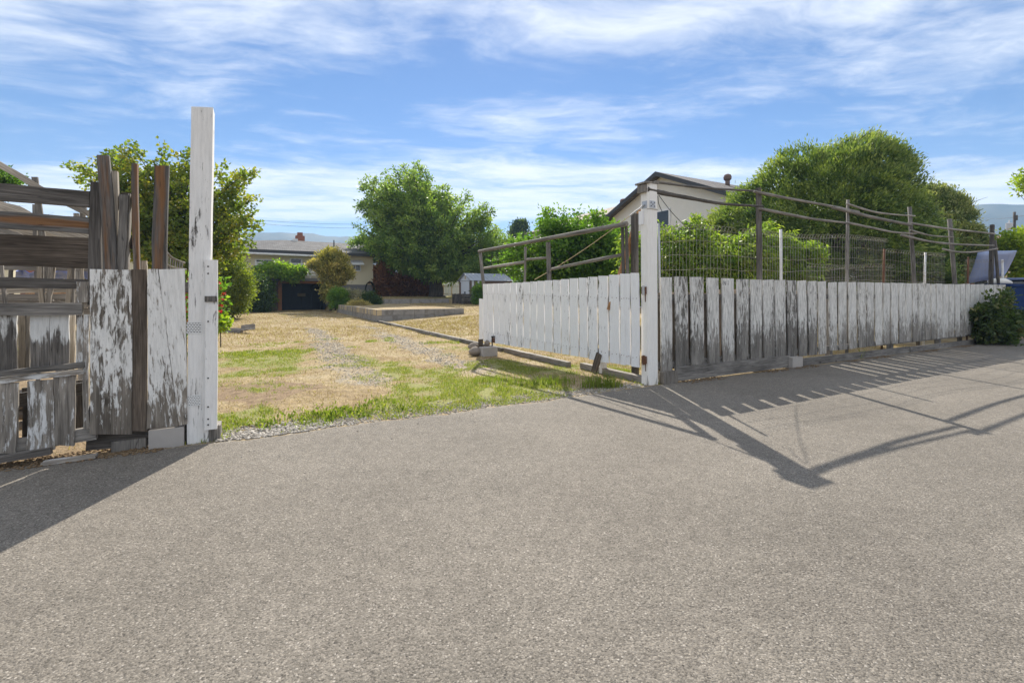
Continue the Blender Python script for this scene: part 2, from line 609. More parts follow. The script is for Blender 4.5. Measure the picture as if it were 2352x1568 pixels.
def zones(s, t):
    """green, gravel, dirt cover of the yard (0..1 each)"""
    n1 = fbm(s * 0.8, t * 0.55, 11)
    n2 = fbm(s * 2.3, t * 1.7, 23)
    drive = (1 - sstep(-0.5, 0.1, s)) * sstep(-6.0, -5.3, s)
    n3 = fbm(s * 1.1 + 3, t * 1.1, 47)
    g = 0.52 * np.exp(-((t - 0.45) / 0.75) ** 2) * sstep(-5.6, -5, s) * (1 - sstep(-1.8, -0.9, s))
    g = g + 0.46 * np.exp(-((t - 1.5) / 1.4) ** 2) * np.exp(-((s + 1.5) / 1.3) ** 2)
    g = g + 0.46 * np.exp(-((t - 5.6) / 1.9) ** 2) * np.exp(-((s + 4.7) / 0.9) ** 2)
    g = g + 0.30 * np.exp(-((t - 2.8) / 2.2) ** 2) * np.exp(-((s + 2.7) / 0.6) ** 2)
    g = g + 0.16 * np.exp(-((t - 1.2) / 1.2) ** 2) * np.exp(-((s + 0.2) / 0.5) ** 2)
    g = g + 0.10 * (1 - sstep(8, 16, t)) + 0.12 * (t > 18) * sstep(22, 25, t)
    green = sstep(0.50, 1.0, g * 1.05 + n3 * 0.62 + (n2 - 0.5) * 1.1 + (n1 - 0.5) * 0.6)
    far_lawn = sstep(29, 30, t) * (s > 3)
    green = np.maximum(green * (s < 3), far_lawn * 0.6 * (n1 > 0.4))
    track = np.exp(-((s + 3.25 + 0.2 * np.sin(t * 0.4)) / 0.55) ** 2) + np.exp(-((s + 1.45 + 0.2 * np.sin(t * 0.3 + 1)) / 0.55) ** 2)
    grav = sstep(0.55, 0.95, 0.64 * track * sstep(0.8, 2.2, t) * (1 - 0.4 * sstep(8, 20, t)) + 0.62 * np.exp(-(t / 0.22) ** 2) + n2 * 0.62 + (n1 - 0.5) * 0.3) * drive
    grav = np.maximum(grav, 0.95 * sstep(0.16, 0.02, t) * (t > -0.6) * drive)
    dirt = sstep(0.55, 0.8, 0.75 * np.exp(-((t - 1.9) / 0.8) ** 2) * np.exp(-((s + 4.75) / 0.75) ** 2) + (n2 - 0.5) * 1.3 + (n1 - 0.5) * 0.6 + 0.25)
    dirt = np.maximum(dirt, 0.6 * sstep(-5.3, -5.9, s) * (1 - sstep(5, 9, t)))
    return green, grav, dirt


gg, gv, gd = zones(SS, TT)
PX = RP.x + SS * DV.x + TT * NV.x
PY = RP.y + SS * DV.y + TT * NV.y
ns_, nt_ = SS.shape
idx = np.arange(ns_ * nt_).reshape(ns_, nt_)
faces = np.stack([idx[:-1, :-1], idx[1:, :-1], idx[1:, 1:], idx[:-1, 1:]], -1).reshape(-1, 4)

m, nt, b = newmat('yard_ground')
geo = node(nt, 'ShaderNodeNewGeometry')
pos = geo.outputs['Position']
za = node(nt, 'ShaderNodeAttribute', attribute_name='zone')
sp = node(nt, 'ShaderNodeSeparateColor', {0: za.outputs['Color']})
nA = noise(nt, pos, 0.9, 6, 0.65)
nB = noise(nt, pos, 9.0, 6, 0.7)
nC = noise(nt, pos, 45.0, 4, 0.7)
dry = ramp(nt, nA, [(0.30, (0.24, 0.165, 0.085)), (0.5, (0.36, 0.272, 0.15)), (0.68, (0.45, 0.365, 0.23))])
dry = mix(nt, 1.0, dry, ramp(nt, nB, [(0.3, 0.62), (0.7, 1.28)]), 'MULTIPLY')
dry = mix(nt, 1.0, dry, ramp(nt, nC, [(0.3, 0.6), (0.7, 1.35)]), 'MULTIPLY')
dirtc = ramp(nt, nB, [(0.3, (0.15, 0.10, 0.06)), (0.6, (0.30, 0.215, 0.13)), (0.8, (0.40, 0.31, 0.20))])
grn = ramp(nt, nC, [(0.3, (0.17, 0.18, 0.055)), (0.7, (0.34, 0.33, 0.12))])
vor = node(nt, 'ShaderNodeTexVoronoi', {'Vector': pos, 'Scale': 38.0})
gravc = ramp(nt, node(nt, 'ShaderNodeSeparateColor', {0: vor.outputs['Color']}).outputs[0], [(0.0, (0.19, 0.165, 0.135)), (0.5, (0.36, 0.32, 0.265)), (1.0, (0.54, 0.50, 0.43))])
gravc = mix(nt, ramp(nt, vor.outputs['Distance'], [(0.3, 0.0), (0.7, 0.75)]), gravc, (0.17, 0.14, 0.10))
gravc = mix(nt, ramp(nt, nB, [(0.42, 0.0), (0.55, 0.8)]), gravc, dry)


def sharpen(f, k=0.35):
    return node(nt, 'ShaderNodeMapRange', {0: math_(nt, 'ADD', f, math_(nt, 'MULTIPLY', math_(nt, 'SUBTRACT', nB, 0.5), 0.9)), 1: 0.5 - k, 2: 0.5 + k}, interpolation_type='SMOOTHSTEP').outputs[0]


c = mix(nt, sharpen(sp.outputs[2], 0.3), dry, dirtc)
c = mix(nt, sharpen(sp.outputs[0], 0.35), c, grn)
c = mix(nt, sharpen(sp.outputs[1], 0.25), c, gravc)
nt.links.new(c, b.inputs['Base Color'])
b.inputs['Roughness'].default_value = 0.95
bump(nt, math_(nt, 'ADD', nC, math_(nt, 'MULTIPLY', vor.outputs['Distance'], 0.7)), b, 0.9, 0.02)
M['yard'] = m

ground = fast_mesh('ground', np.stack([PX, PY, ZZ], -1).reshape(-1, 3), faces, m)
ca = ground.data.attributes.new('zone', 'FLOAT_COLOR', 'POINT')
ca.data.foreach_set('color', np.stack([gg, gv, gd, np.ones_like(gg)], -1).astype(np.float32).ravel())
ground.data.polygons.foreach_set('use_smooth', np.ones(len(ground.data.polygons), dtype=bool))
tag(ground, kind='structure')

# lane: worn asphalt with an uneven edge
m, nt, b = newmat('asphalt')
geo = node(nt, 'ShaderNodeNewGeometry')
pos = geo.outputs['Position']
v1 = node(nt, 'ShaderNodeTexVoronoi', {'Vector': pos, 'Scale': 165.0})
v2 = node(nt, 'ShaderNodeTexVoronoi', {'Vector': pos, 'Scale': 78.0})
k1 = node(nt, 'ShaderNodeSeparateColor', {0: v1.outputs['Color']}).outputs[0]
k2 = node(nt, 'ShaderNodeSeparateColor', {0: v2.outputs['Color']}).outputs[1]
big = noise(nt, pos, 0.7, 5, 0.6)
mid = noise(nt, pos, 11.0, 5, 0.65)
c = ramp(nt, k1, [(0.0, (0.096, 0.086, 0.073)), (0.25, (0.153, 0.137, 0.116)), (0.75, (0.200, 0.179, 0.151)), (1.0, (0.275, 0.246, 0.208))])
lightst = math_(nt, 'MULTIPLY', ramp(nt, k2, [(0.86, 0.0), (0.9, 1.0)]), ramp(nt, v2.outputs['Distance'], [(0.25, 1.0), (0.4, 0.0)]))
c = mix(nt, math_(nt, 'MULTIPLY', lightst, 0.8), c, (0.40, 0.365, 0.32))
darkst = math_(nt, 'MULTIPLY', ramp(nt, k2, [(0.07, 1.0), (0.1, 0.0)]), ramp(nt, v2.outputs['Distance'], [(0.2, 1.0), (0.4, 0.0)]))
c = mix(nt, math_(nt, 'MULTIPLY', darkst, 0.75), c, (0.04, 0.037, 0.035))
c = mix(nt, 1.0, c, ramp(nt, big, [(0.3, 0.86), (0.7, 1.14)]), 'MULTIPLY')
c = mix(nt, 1.0, c, ramp(nt, mid, [(0.3, 0.87), (0.7, 1.13)]), 'MULTIPLY')
lanev = node(nt, 'ShaderNodeMapping', {'Vector': pos, 'Rotation': (0, 0, -TH), 'Scale': (0.10, 1.6, 1.0)}).outputs[0]
c = mix(nt, 1.0, c, ramp(nt, noise(nt, lanev, 1.0, 4, 0.6), [(0.3, 0.95), (0.7, 1.05)]), 'MULTIPLY')
blotch = noise(nt, pos, 2.1, 3, 0.5)
c = mix(nt, math_(nt, 'MULTIPLY', ramp(nt, blotch, [(0.70, 0.0), (0.78, 1.0)]), 0.12), c, (0.07, 0.064, 0.057))
nt.links.new(c, b.inputs['Base Color'])
b.inputs['Roughness'].default_value = 0.9
b.inputs['Specular IOR Level'].default_value = 0.2
hh = math_(nt, 'ADD', math_(nt, 'MULTIPLY', v1.outputs['Distance'], -0.7), math_(nt, 'MULTIPLY', v2.outputs['Distance'], -0.9))
bump(nt, hh, b, 0.6, 0.005)
M['asphalt'] = m


def edge_t(s):
    e = -0.13 + (fbm(s * 0.7, s * 0 + 2.0, 5) - 0.5) * 0.30 + (fbm(s * 5.0, s * 0 + 1.0, 8) - 0.5) * 0.10
    drive = sstep(-5.3, -4.6, s) * (1 - sstep(-1.2, -0.2, s))
    return e * (0.25 + 0.75 * drive) - 0.10 * (1 - drive) - 0.02 * drive


ls = lines((-60, -8, 1.0), (-8, 14, 0.04), (14, 120, 2.0))
lt = [0.0, -0.02, -0.06, -0.15, -0.4, -1.0, -2.5, -6.5, -6.6]
e = edge_t(ls)
V = []
for k, q in enumerate(lt):
    tt = e + q
    zz = np.zeros_like(ls)
    if k == 0:
        zz = zz - 0.045
    elif k == 1:
        zz = zz - 0.010
    elif k == len(lt) - 1:
        zz = zz - 0.06
    V.append(np.stack([RP.x + ls * DV.x + tt * NV.x, RP.y + ls * DV.y + tt * NV.y, zz], -1))
V = np.stack(V, 1)
a_, b_ = V.shape[:2]
idx = np.arange(a_ * b_).reshape(a_, b_)
fc = np.stack([idx[:-1, 1:], idx[1:, 1:], idx[1:, :-1], idx[:-1, :-1]], -1).reshape(-1, 4)
lane = fast_mesh('lane', V.reshape(-1, 3), fc, m)
tag(lane, kind='structure')

# hills on the far side of the valley
m, nt, b = newmat('hill')
pos = node(nt, 'ShaderNodeNewGeometry').outputs['Position']
c = ramp(nt, noise(nt, pos, 0.02, 8, 0.7), [(0.35, (0.03, 0.045, 0.03)), (0.6, (0.085, 0.085, 0.05)), (0.75, (0.17, 0.15, 0.10))])
nt.links.new(c, b.inputs['Base Color'])
M['hill'] = m
az = np.radians(np.linspace(-75, 75, 220))
rr = np.array([820, 900, 980, 1060, 1140, 1200, 1280, 1400.0])
hp = np.array([0.0, 0.10, 0.30, 0.55, 0.82, 1.0, 0.9, 0.7])
A, R = np.meshgrid(az, rr, indexing='ij')
crest = 143 + 16 * (fbm(np.degrees(az) * 0.07, az * 0, 31) - 0.5) * 2 + 4 * (fbm(np.degrees(az) * 0.9, az * 0, 37) - 0.5)
crest = crest * (1.0 + 0.06 * sstep(np.radians(30), np.radians(50), az))
HZ = crest[:, None] * hp[None, :] * (0.93 + 0.14 * fbm(np.degrees(A) * 0.5, R * 0.012, 41)) - 1.0
hv = np.stack([np.sin(A) * R, np.cos(A) * R, HZ], -1)
idx = np.arange(A.size).reshape(A.shape)
fc = np.stack([idx[:-1, :-1], idx[:-1, 1:], idx[1:, 1:], idx[1:, :-1]], -1).reshape(-1, 4)
hills = fast_mesh('hills', hv.reshape(-1, 3), fc, m, smooth=True)
tag(hills, kind='structure')

# the air of the valley
hz = MB()
hz.hexa([(-1500, -300, -3), (1500, -300, -3), (1500, 1500, -3), (-1500, 1500, -3), (-1500, -300, 210), (1500, -300, 210), (1500, 1500, 210), (-1500, 1500, 210)])
m = bpy.data.materials.new('haze')
m.use_nodes = True
nt = m.node_tree
nt.nodes.clear()
pv = node(nt, 'ShaderNodeVolumePrincipled', {'Color': (0.42, 0.66, 1.0, 1), 'Density': 0.0005, 'Anisotropy': 0.15})
ou = node(nt, 'ShaderNodeOutputMaterial')
nt.links.new(pv.outputs[0], ou.inputs['Volume'])
if HAZE:
    haze = hz.build('haze', m)
    tag(haze, 'pale summer haze lying over the valley', 'haze', kind='stuff')

# ------------------------------------------------------------------ grass and gravel
def ground_z(s, t):
    return terrain(s, t)


M['grass'] = leafmat('grass', [(0.0, (0.11, 0.16, 0.028)), (0.5, (0.22, 0.26, 0.05)), (1.0, (0.37, 0.35, 0.11))], 0.45, 0.2)
M['straw'] = leafmat('straw', [(0.0, (0.20, 0.125, 0.062)), (0.5, (0.36, 0.265, 0.14)), (1.0, (0.50, 0.42, 0.26))], 0.3, 0.2)


def blades(name, s, t, h, w, mat, label, cat, lean=0.5, tint=None, kind='stuff'):
    n = len(s)
    z = terrain(s, t)
    x = RP.x + s * DV.x + t * NV.x
    y = RP.y + s * DV.y + t * NV.y
    a = rng.uniform(0, 2 * np.pi, n)
    le = np.abs(rng.normal(0, lean, n)) * h
    la = rng.uniform(0, 2 * np.pi, n)
    base = np.stack([x, y, z - 0.004], -1)
    wv = np.stack([np.cos(a), np.sin(a), np.zeros(n)], -1) * (w / 2)[:, None]
    lv = np.stack([np.cos(la) * le, np.sin(la) * le, np.zeros(n)], -1)
    up = np.array([0, 0, 1.0]) * h[:, None]
    p0, p1 = base - wv, base + wv
    p2, p3 = base + lv * 0.35 + up * 0.6 + wv * 0.7, base + lv * 0.35 + up * 0.6 - wv * 0.7
    p4 = base + lv + up * 0.98
    V = np.stack([p0, p1, p2, p3, p4], 1).reshape(-1, 3)
    k = np.arange(n)[:, None] * 5
    F = np.concatenate([k + np.array([[0, 1, 2]]), k + np.array([[0, 2, 3]]), k + np.array([[3, 2, 4]])], 0)
    ti = rng.random(n) if tint is None else tint
    o = fast_mesh(name, V, F, mat, tint=np.tile(ti, 3))
    tag(o, label, cat, kind=kind)
    return o


def scatter(n, s0, s1, t0, t1, dens):
    s = rng.uniform(s0, s1, n)
    t = rng.uniform(t0, t1, n)
    keep = rng.random(n) < dens(s, t)
    return s[keep], t[keep]


def clear(s, t):
    return (t > edge_t(s) + 0.02)


S1, T1 = scatter(360000, -6.6, 1.6, -0.15, 9.0, lambda s, t: zones(s, t)[0] * clear(s, t) * (fbm(s * 5, t * 5, 51) > 0.42) * np.where(t > 4, 0.35, 1.0))
S1b, T1b = scatter(16000, -6, 10, 9.0, 34.0, lambda s, t: zones(s, t)[0] * 0.5)
S1, T1 = np.concatenate([S1, S1b]), np.concatenate([T1, T1b])
hgt = 0.014 + 0.026 * rng.random(len(S1)) ** 2 * (1 + 0.6 * (T1 < 1.0)) + 0.02 * (T1 > 6)
blades('grass', S1, T1, hgt, 0.005 + 0.004 * rng.random(len(S1)) + 0.006 * (T1 > 5), M['grass'], 'patches of short green grass growing on the dry driveway', 'grass', 0.7)
S2, T2 = scatter(240000, -6.6, 9.0, 0.0, 15.0, lambda s, t: (1 - zones(s, t)[1]) * (1 - 0.8 * zones(s, t)[2]) * clear(s, t) * np.where(s > -0.05, 0.75, 0.5) * (fbm(s * 6, t * 6, 61) > 0.40) * np.where(t > 7, 0.6, 1))
S2b, T2b = scatter(50000, -6.0, 14.0, 15.0, 34.0, lambda s, t: 0.7 * (1 - ((s > -0.2) & (s < 4.2) & (t > 16) & (t < 28.8))))
S2, T2 = np.concatenate([S2, S2b]), np.concatenate([T2, T2b])
hgt = 0.02 + 0.045 * rng.random(len(S2)) ** 2 + 0.03 * (S2 > 0) * rng.random(len(S2)) + 0.03 * (T2 > 10) * rng.random(len(S2))
blades('dry_grass', S2, T2, hgt * 0.85, 0.004 + 0.004 * rng.random(len(S2)) + 0.008 * (T2 > 8), M['straw'], 'short sun-bleached dry grass covering the yard', 'dry grass', 1.0)


def tuft(name, pts, n, hmin, hmax, spread, label, mat='grass', wid=0.008):
    ss, tt = [], []
    for (s, t) in pts:
        ss.append(rng.normal(s, spread, n))
        tt.append(rng.normal(t, spread * 0.7, n))
    s, t = np.concatenate(ss), np.concatenate(tt)
    ok = clear(s, t)
    s, t = s[ok], t[ok]
    h = rng.uniform(hmin, hmax, len(s))
    return blades(name, s, t, h, np.full(len(s), wid), M[mat], label, 'grass tuft', 0.45, tint=rng.uniform(0.0, 0.6, len(s)), kind='stuff')


tuft('grass_tuft', [(-0.75, 0.12), (-0.62, 0.05), (-0.9, 0.2)], 90, 0.10, 0.26, 0.07, 'tall bright green grass tuft beside the foot of the hinge post')
tuft('grass_tuft', [(-1.6, 0.9), (-1.3, 0.7), (-1.9, 1.2), (-1.1, 0.55)], 110, 0.06, 0.16, 0.14, 'dark green grass tuft in the shade under the white gate')
tuft('grass_tuft', [(0.22, -0.16), (0.33, -0.16)], 70, 0.04, 0.12, 0.05, 'small green grass tuft at the first picket of the weathered fence')
tuft('grass_tuft', [(5.55, -0.13)], 60, 0.08, 0.26, 0.07, 'weedy grass tuft sprouting at the bottom of the far pickets', wid=0.012)


def stones(name, s, t, r, mat, label, cat, kind='stuff'):
    n = len(s)
    base = np.array([(1, 0, 0), (-1, 0, 0), (0, 1, 0), (0, -1, 0), (0, 0, 1), (0, 0, -1), (.62, .62, .45), (-.62, .62, .45), (.62, -.62, .45), (-.62, -.62, .45)], float)
    tris = np.array([(4, 6, 7), (4, 7, 9), (4, 9, 8), (4, 8, 6), (0, 2, 6), (2, 1, 7), (1, 3, 9), (3, 0, 8), (6, 2, 7), (7, 1, 9), (9, 3, 8), (8, 0, 6), (0, 5, 2), (2, 5, 1), (1, 5, 3), (3, 5, 0)])
    a = rng.uniform(0, 2 * np.pi, n)
    q = base[None] * rng.uniform(0.75, 1.25, (n, 10, 1)) * (r[:, None, None] * np.stack([np.ones(n), rng.uniform(.55, .95, n), rng.uniform(.35, .65, n)], -1)[:, None, :])
    ca_, sa_ = np.cos(a)[:, None], np.sin(a)[:, None]
    X = q[..., 0] * ca_ - q[..., 1] * sa_ + (RP.x + s * DV.x + t * NV.x)[:, None]
    Y = q[..., 0] * sa_ + q[..., 1] * ca_ + (RP.y + s * DV.y + t * NV.y)[:, None]
    Z = q[..., 2] + (np.where(t < edge_t(s) - 0.03, 0.0, terrain(s, t)) + r * 0.2)[:, None]
    V = np.stack([X, Y, Z], -1).reshape(-1, 3)
    F = (tris[None] + (np.arange(n) * 10)[:, None, None]).reshape(-1, 3)
    o = fast_mesh(name, V, F, mat, tint=np.repeat(rng.random(n), 16), smooth=True)
    tag(o, label, cat, kind=kind)
    return o


m, nt, b = newmat('pebble')
at = node(nt, 'ShaderNodeAttribute', attribute_name='tint')
c = ramp(nt, at.outputs['Fac'], [(0.0, (0.16, 0.145, 0.125)), (0.4, (0.32, 0.29, 0.25)), (0.8, (0.46, 0.42, 0.365)), (1.0, (0.60, 0.56, 0.50))])
nt.links.new(c, b.inputs['Base Color'])
M['pebble'] = m
S3, T3 = scatter(16000, -5.15, -0.1, -0.2, 0.45, lambda s, t: clear(s, t) * np.clip(1.15 - t * 3.2, 0.05, 1) * np.where(s < -4.0, 1.0, 0.55))
S4, T4 = scatter(60000, -5.2, -0.3, 0.4, 14.0, lambda s, t: zones(s, t)[1] * 0.3)
S3, T3 = np.concatenate([S3, S4]), np.concatenate([T3, T4])
rad = 0.006 + 0.010 * rng.random(len(S3)) ** 2 + 0.010 * (S3 < -4.2) * (T3 < 0.3) * rng.random(len(S3)) + 0.004 * (T3 > 3)
stones('gravel', S3, T3, rad, M['pebble'], 'loose grey gravel along the lane edge and in the wheel tracks', 'gravel')
# litter of soil and leaves under the fences
S5, T5 = scatter(5000, 0.3, 13.5, -0.32, 0.02, lambda s, t: (fbm(s * 1.2, t * 0, 71) > 0.45) * np.clip(0.25 - np.abs(t + 0.14), 0, 1) * 5)
S6, T6 = scatter(1600, -7.6, -5.5, -0.25, 0.1, lambda s, t: 0.8 + 0 * s)
S5, T5 = np.concatenate([S5, S6]), np.concatenate([T5, T6])
stones('leaf_litter', S5, T5, 0.006 + 0.012 * rng.random(len(S5)), plain('litter', (0.19, 0.13, 0.075), 0.95, var=0.5, scale=30), 'brown litter of soil and dead leaves along the foot of the fences', 'litter')

S7, T7 = scatter(2600, -5.0, 0.2, -1.6, -0.1, lambda s, t: np.exp(-(edge_t(s) - t) / 0.28) * (t < edge_t(s)) * 0.7)
stones('loose_grit', S7, T7, 0.003 + 0.006 * rng.random(len(S7)) ** 2, M['pebble'], 'small loose stones scattered on the asphalt at the driveway mouth', 'grit')

# ------------------------------------------------------------------ right side: posts, gate, picket fence
FRONT = -NV


def quad_on(u0, u1, vt, vb, t, du=0.0):
    """bottom and top centre and widths of an upright board seen between u0 and u1 on the plane t"""
    tl_, tr_ = at_t(u0, vt, t), at_t(u1, vt, t)
    bl_, br_ = at_t(u0 + du, vb, t), at_t(u1 + du, vb, t)
    return (bl_ + br_) / 2, (tl_ + tr_) / 2, (br_ - bl_).length, (tr_ - tl_).length


# hinge post
rp = thing('gate_post', W(0, 0, 0), 'tall square white gate post with peeling top and steel bracket beside the picket fence', 'post')
top = at_t(1489, 420, 0)
lean = (top - W(0, 0, top.z)) * 0.8
PH = 2.86
mb = MB()
ch, hw = 0.028, 0.088
octo = [(-hw + ch, -hw), (hw - ch * 0.5, -hw), (hw, -hw + ch * 0.5), (hw, hw - ch), (hw - ch, hw), (-hw + ch, hw), (-hw, hw - ch), (-hw, -hw + ch)]
me_v, me_f = [], []
for i in range(9):
    f = i / 8
    for (a, b2) in octo:
        j = random.uniform(-0.002, 0.002)
        me_v.append((a + j, b2 + j, PH * f - 0.08))
    if i:
        for j in range(8):
            k = (i - 1) * 8
            me_f.append((k + j, k + (j + 1) % 8, k + 8 + (j + 1) % 8, k + 8 + j))
me_f.append(tuple(range(64, 72)))
me = bpy.data.meshes.new('post_shaft')
me.from_pydata(me_v, [], me_f)
me.materials.append(M['post_paint'])
o = bpy.data.objects.new('post_shaft', me)
col.objects.link(o)
zax = (Vector((0, 0, PH)) + lean).normalized()
xax = (DV - zax * DV.dot(zax)).normalized()
PM = axes_matrix(xax, zax.cross(xax), zax, W(0, 0, 0))
place(o, PM, rp)


def on_post(x, y, z):
    return PM @ Vector((x, y, z))


def post_box(name, mat, x0, x1, y0, y1, z0, z1, parent=rp):
    mb = MB()
    mb.hexa([on_post(x, y, z) for z in (z0, z1) for x, y in ((x0, y0), (x1, y0), (x1, y1), (x0, y1))])
    return mb.build(name, mat, parent)


cap = MB()
cap.hexa([on_post(x, y, z) for x, y, z in ((-0.15, -0.10, 2.775), (0.10, -0.10, 2.785), (0.10, 0.11, 2.785), (-0.15, 0.11, 2.775), (-0.15, -0.10, 2.80), (0.10, -0.10, 2.812), (0.10, 0.11, 2.812), (-0.15, 0.11, 2.80))])
cap.build('cap_board', M['silver'], rp)
post_box('side_cleat', M['silver'], -0.135, -0.090, -0.06, 0.08, 2.66, 2.765)
post_box('side_cleat', M['gate_paint'], -0.112, -0.0895, 0.0, 0.08, 2.22, 2.41)
br = post_box('steel_bracket', M['metal'], -0.07, 0.035, -0.094, -0.0885, 2.44, 2.54)
br2 = post_box('bracket_return', M['metal'], -0.0935, -0.0885, -0.06, 0.03, 2.44, 2.54, br)
for (x, z) in ((-0.045, 2.465), (-0.045, 2.515), (0.015, 2.465), (0.015, 2.515), (-0.015, 2.49)):
    mb = MB()
    mb.tube([on_post(x, -0.094, z), on_post(x, -0.102, z)], 0.007, 6)
    mb.build('bolt', M['black'], br)
band = MB()
band.tube([on_post(x, y, 2.425) for x, y in ((-0.092, -0.06), (-0.06, -0.092), (0.075, -0.092), (0.092, -0.075), (0.092, 0.05))], 0.0045, 5)
band.build('wire_band', M['wire'], rp)
band = MB()
band.tube([on_post(x, y, 2.70) for x, y in ((-0.092, -0.06), (-0.06, -0.092), (0.03, -0.092))], 0.004, 5)
band.build('wire_band', M['wire'], rp)
for z, nm in ((1.30, 0), (0.335, 1)):
    hb = post_box('hinge', M['rust'], -0.125, -0.088, -0.045, 0.02, z - 0.05, z + 0.05)
    mb = MB()
    mb.tube([on_post(-0.135, -0.03, z - 0.065), on_post(-0.135, -0.03, z + 0.065)], 0.018, 8)
    mb.build('hinge_pin', M['metal'] if nm == 0 else M['rust'], hb)
    # rust run below each hinge
    post_box('rust_stain', M['rust'], -0.0895, -0.0868, -0.03, -0.012, z - 0.16, z - 0.052)
# loose stay wires from the post head
sw = thing('stay_wire', at_t(1512, 450, 0.05), 'thin black stay wire slanting down from the hinge post head', 'wire')
mb = MB()
mb.tube(smooth_path([at_t(1513, 448, 0.03), at_t(1545, 490, 0.3), at_t(1588, 533, 0.7)]), 0.005, 5)
mb.build('wire', M['black'], sw)
mb = MB()
mb.tube(smooth_path([at_t(1511, 450, 0.0), at_t(1513, 468, 0.04), at_t(1521, 486, 0.06)]), 0.005, 5)
mb.build('wire', M['black'], sw)

# gate leaf, standing open into the yard
G0 = W(-0.135, 0.0)
G1 = Vector((-0.623, 10.15, 0))
GD = (G1 - G0).normalized()
GN = Vector((GD.y, -GD.x, 0))
if GN.dot(-G0) < 0:
    GN = -GN
gt = thing('gate', at_pl(1290, 838, G0, GN), 'wide white plank gate swung open with grey stick frame above', 'gate')


def gpt(u, v, off=0.0):
    return at_pl(u, v, G0 + GN * off, GN)


GB = [(280, 313, 738, 1105, 0), (313, 355, 605, 1118, 6), (358, 402, 603, 1125, 6), (405, 453, 601, 1133, 6), (455, 500, 600, 1140, 6), (503, 557, 597, 1150, 6), (560, 612, 594, 1160, 6), (617, 668, 592, 1168, 6), (672, 727, 588, 1178, 6), (735, 792, 583, 1190, 6), (797, 859, 578, 1197, 6), (863, 928, 573, 1207, 7), (935, 1001, 570, 1220, 7), (1008, 1077, 562, 1232, 7), (1085, 1160, 555, 1245, 7), (1168, 1241, 549, 1258, 7), (1248, 1331, 542, 1280, 7), (1340, 1428, 533, 1302, 7), (1437, 1528, 523, 1312, 7), (1535, 1580, 514, 1325, 5), (1582, 1624, 514, 1325, 5), (1629, 1702, 507, 1343, 6)]
for (x0, x1, y0, y1, du) in GB:
    c5 = lambda x: 1029 + x * 0.25777
    d5 = lambda y: 496.1 + y * 0.25777
    off = -0.02 if y0 == 738 else random.uniform(-0.003, 0.003)
    tl_, tr_ = gpt(c5(x0), d5(y0), off), gpt(c5(x1), d5(y0), off)
    bl_, br_ = gpt(c5(x0 + du), d5(y1), off), gpt(c5(x1 + du), d5(y1), off)
    plank('board', gt, (bl_ + br_) / 2, (tl_ + tr_) / 2, (br_ - bl_).length * 0.94, 0.021, GN, M['gate_paint'], (tr_ - tl_).length * 0.94, jit=0.003, slant=0.004)
for (va, vb) in ((674, 686), (762, 822)):
    plank('rail', gt, gpt(1466, vb, -0.045), gpt(1113, va, -0.045), 0.09, 0.04, GN, M['grey'])
plank('diagonal_brace', gt, gpt(1462, 815, -0.086), gpt(1118, 690, -0.086), 0.09, 0.038, GN, M['grey'])


nh = MB()
for (x0, x1, y0, y1, du) in GB:
    if y0 == 738:
        continue
    for (va, vb) in ((674, 686), (762, 822)):
        for fx in (0.28, 0.72):
            uu = 1029 + (x0 + (x1 - x0) * fx) * 0.25777
            vv = va + (vb - va) * (uu - 1113) / (1466 - 1113)
            p_ = gpt(uu, vv + random.uniform(-1.2, 1.2), 0.0115)
            nh.tube([p_ - GN * 0.002, p_ + GN * 0.003], 0.006, 5)
nh = nh.build('nail_heads', M['rust'], gt)
nh['kind'] = 'stuff'


def gstick(a, b, r0, r1, mat, off=-0.07, name='stick', n=8):
    pole(name, gt, [gpt(a[0], a[1], off), gpt(b[0], b[1], off)], (r0, r1), mat, n)


gstick((1100, 577.5), (1440, 514), 0.036, 0.036, M['silver'], -0.05, 'top_rail')
gstick((1103, 580), (1112, 668), 0.034, 0.038, M['silver'], name='upright')
gstick((1207, 567), (1205, 668), 0.022, 0.024, M['silver'], name='upright')
gstick((1259, 556), (1262, 668), 0.040, 0.044, M['grey'], name='upright', n=4)
gstick((1429.5, 520), (1433, 668), 0.022, 0.026, M['dark'], name='upright', n=4)
gstick((1438, 513), (1443, 668), 0.022, 0.026, M['dark'], name='upright', n=4)
gstick((1112, 616), (1203, 602), 0.026, 0.03, M['silver'], name='middle_rail')
gstick((1209, 596), (1257, 592), 0.026, 0.022, M['silver'], name='middle_rail')
gstick((1267, 618), (1428, 585), 0.028, 0.028, M['silver'], name='middle_rail')
mb = MB()
a_ = on_post(-0.10, -0.02, 2.49)
b_ = gpt(1228, 642, -0.09)
cp = [a_.lerp(b_, k / 10) + Vector((0, 0, -0.06 * math.sin(math.pi * k / 10))) for k in range(11)]
mb.tube(cp[1:], 0.006, 6)
mb.build('stay_rope', M['rope'], gt)
mb = MB()
mb.tube([cp[0], cp[0].lerp(cp[1], 1.0)], 0.012, 6)
mb.build('turnbuckle', M['metal'], gt)
mb = MB()
mb.tube([gpt(1130.5, 773, 0.03), gpt(1130.5, 797, 0.03)], 0.014, 6)
mb.tube([gpt(1129, 773, 0.03), gpt(1136, 773, 0.03)], 0.014, 6)
mb.build('drop_bolt', M['black'], gt)
mb = MB()
mb.box(gpt(1133, 781, 0.02), (0.05, 0.012, 0.05), Matrix(((GD.x, GN.x, 0), (GD.y, GN.y, 0), (0, 0, 1))))
mb.build('latch_plate', M['rust'], gt)

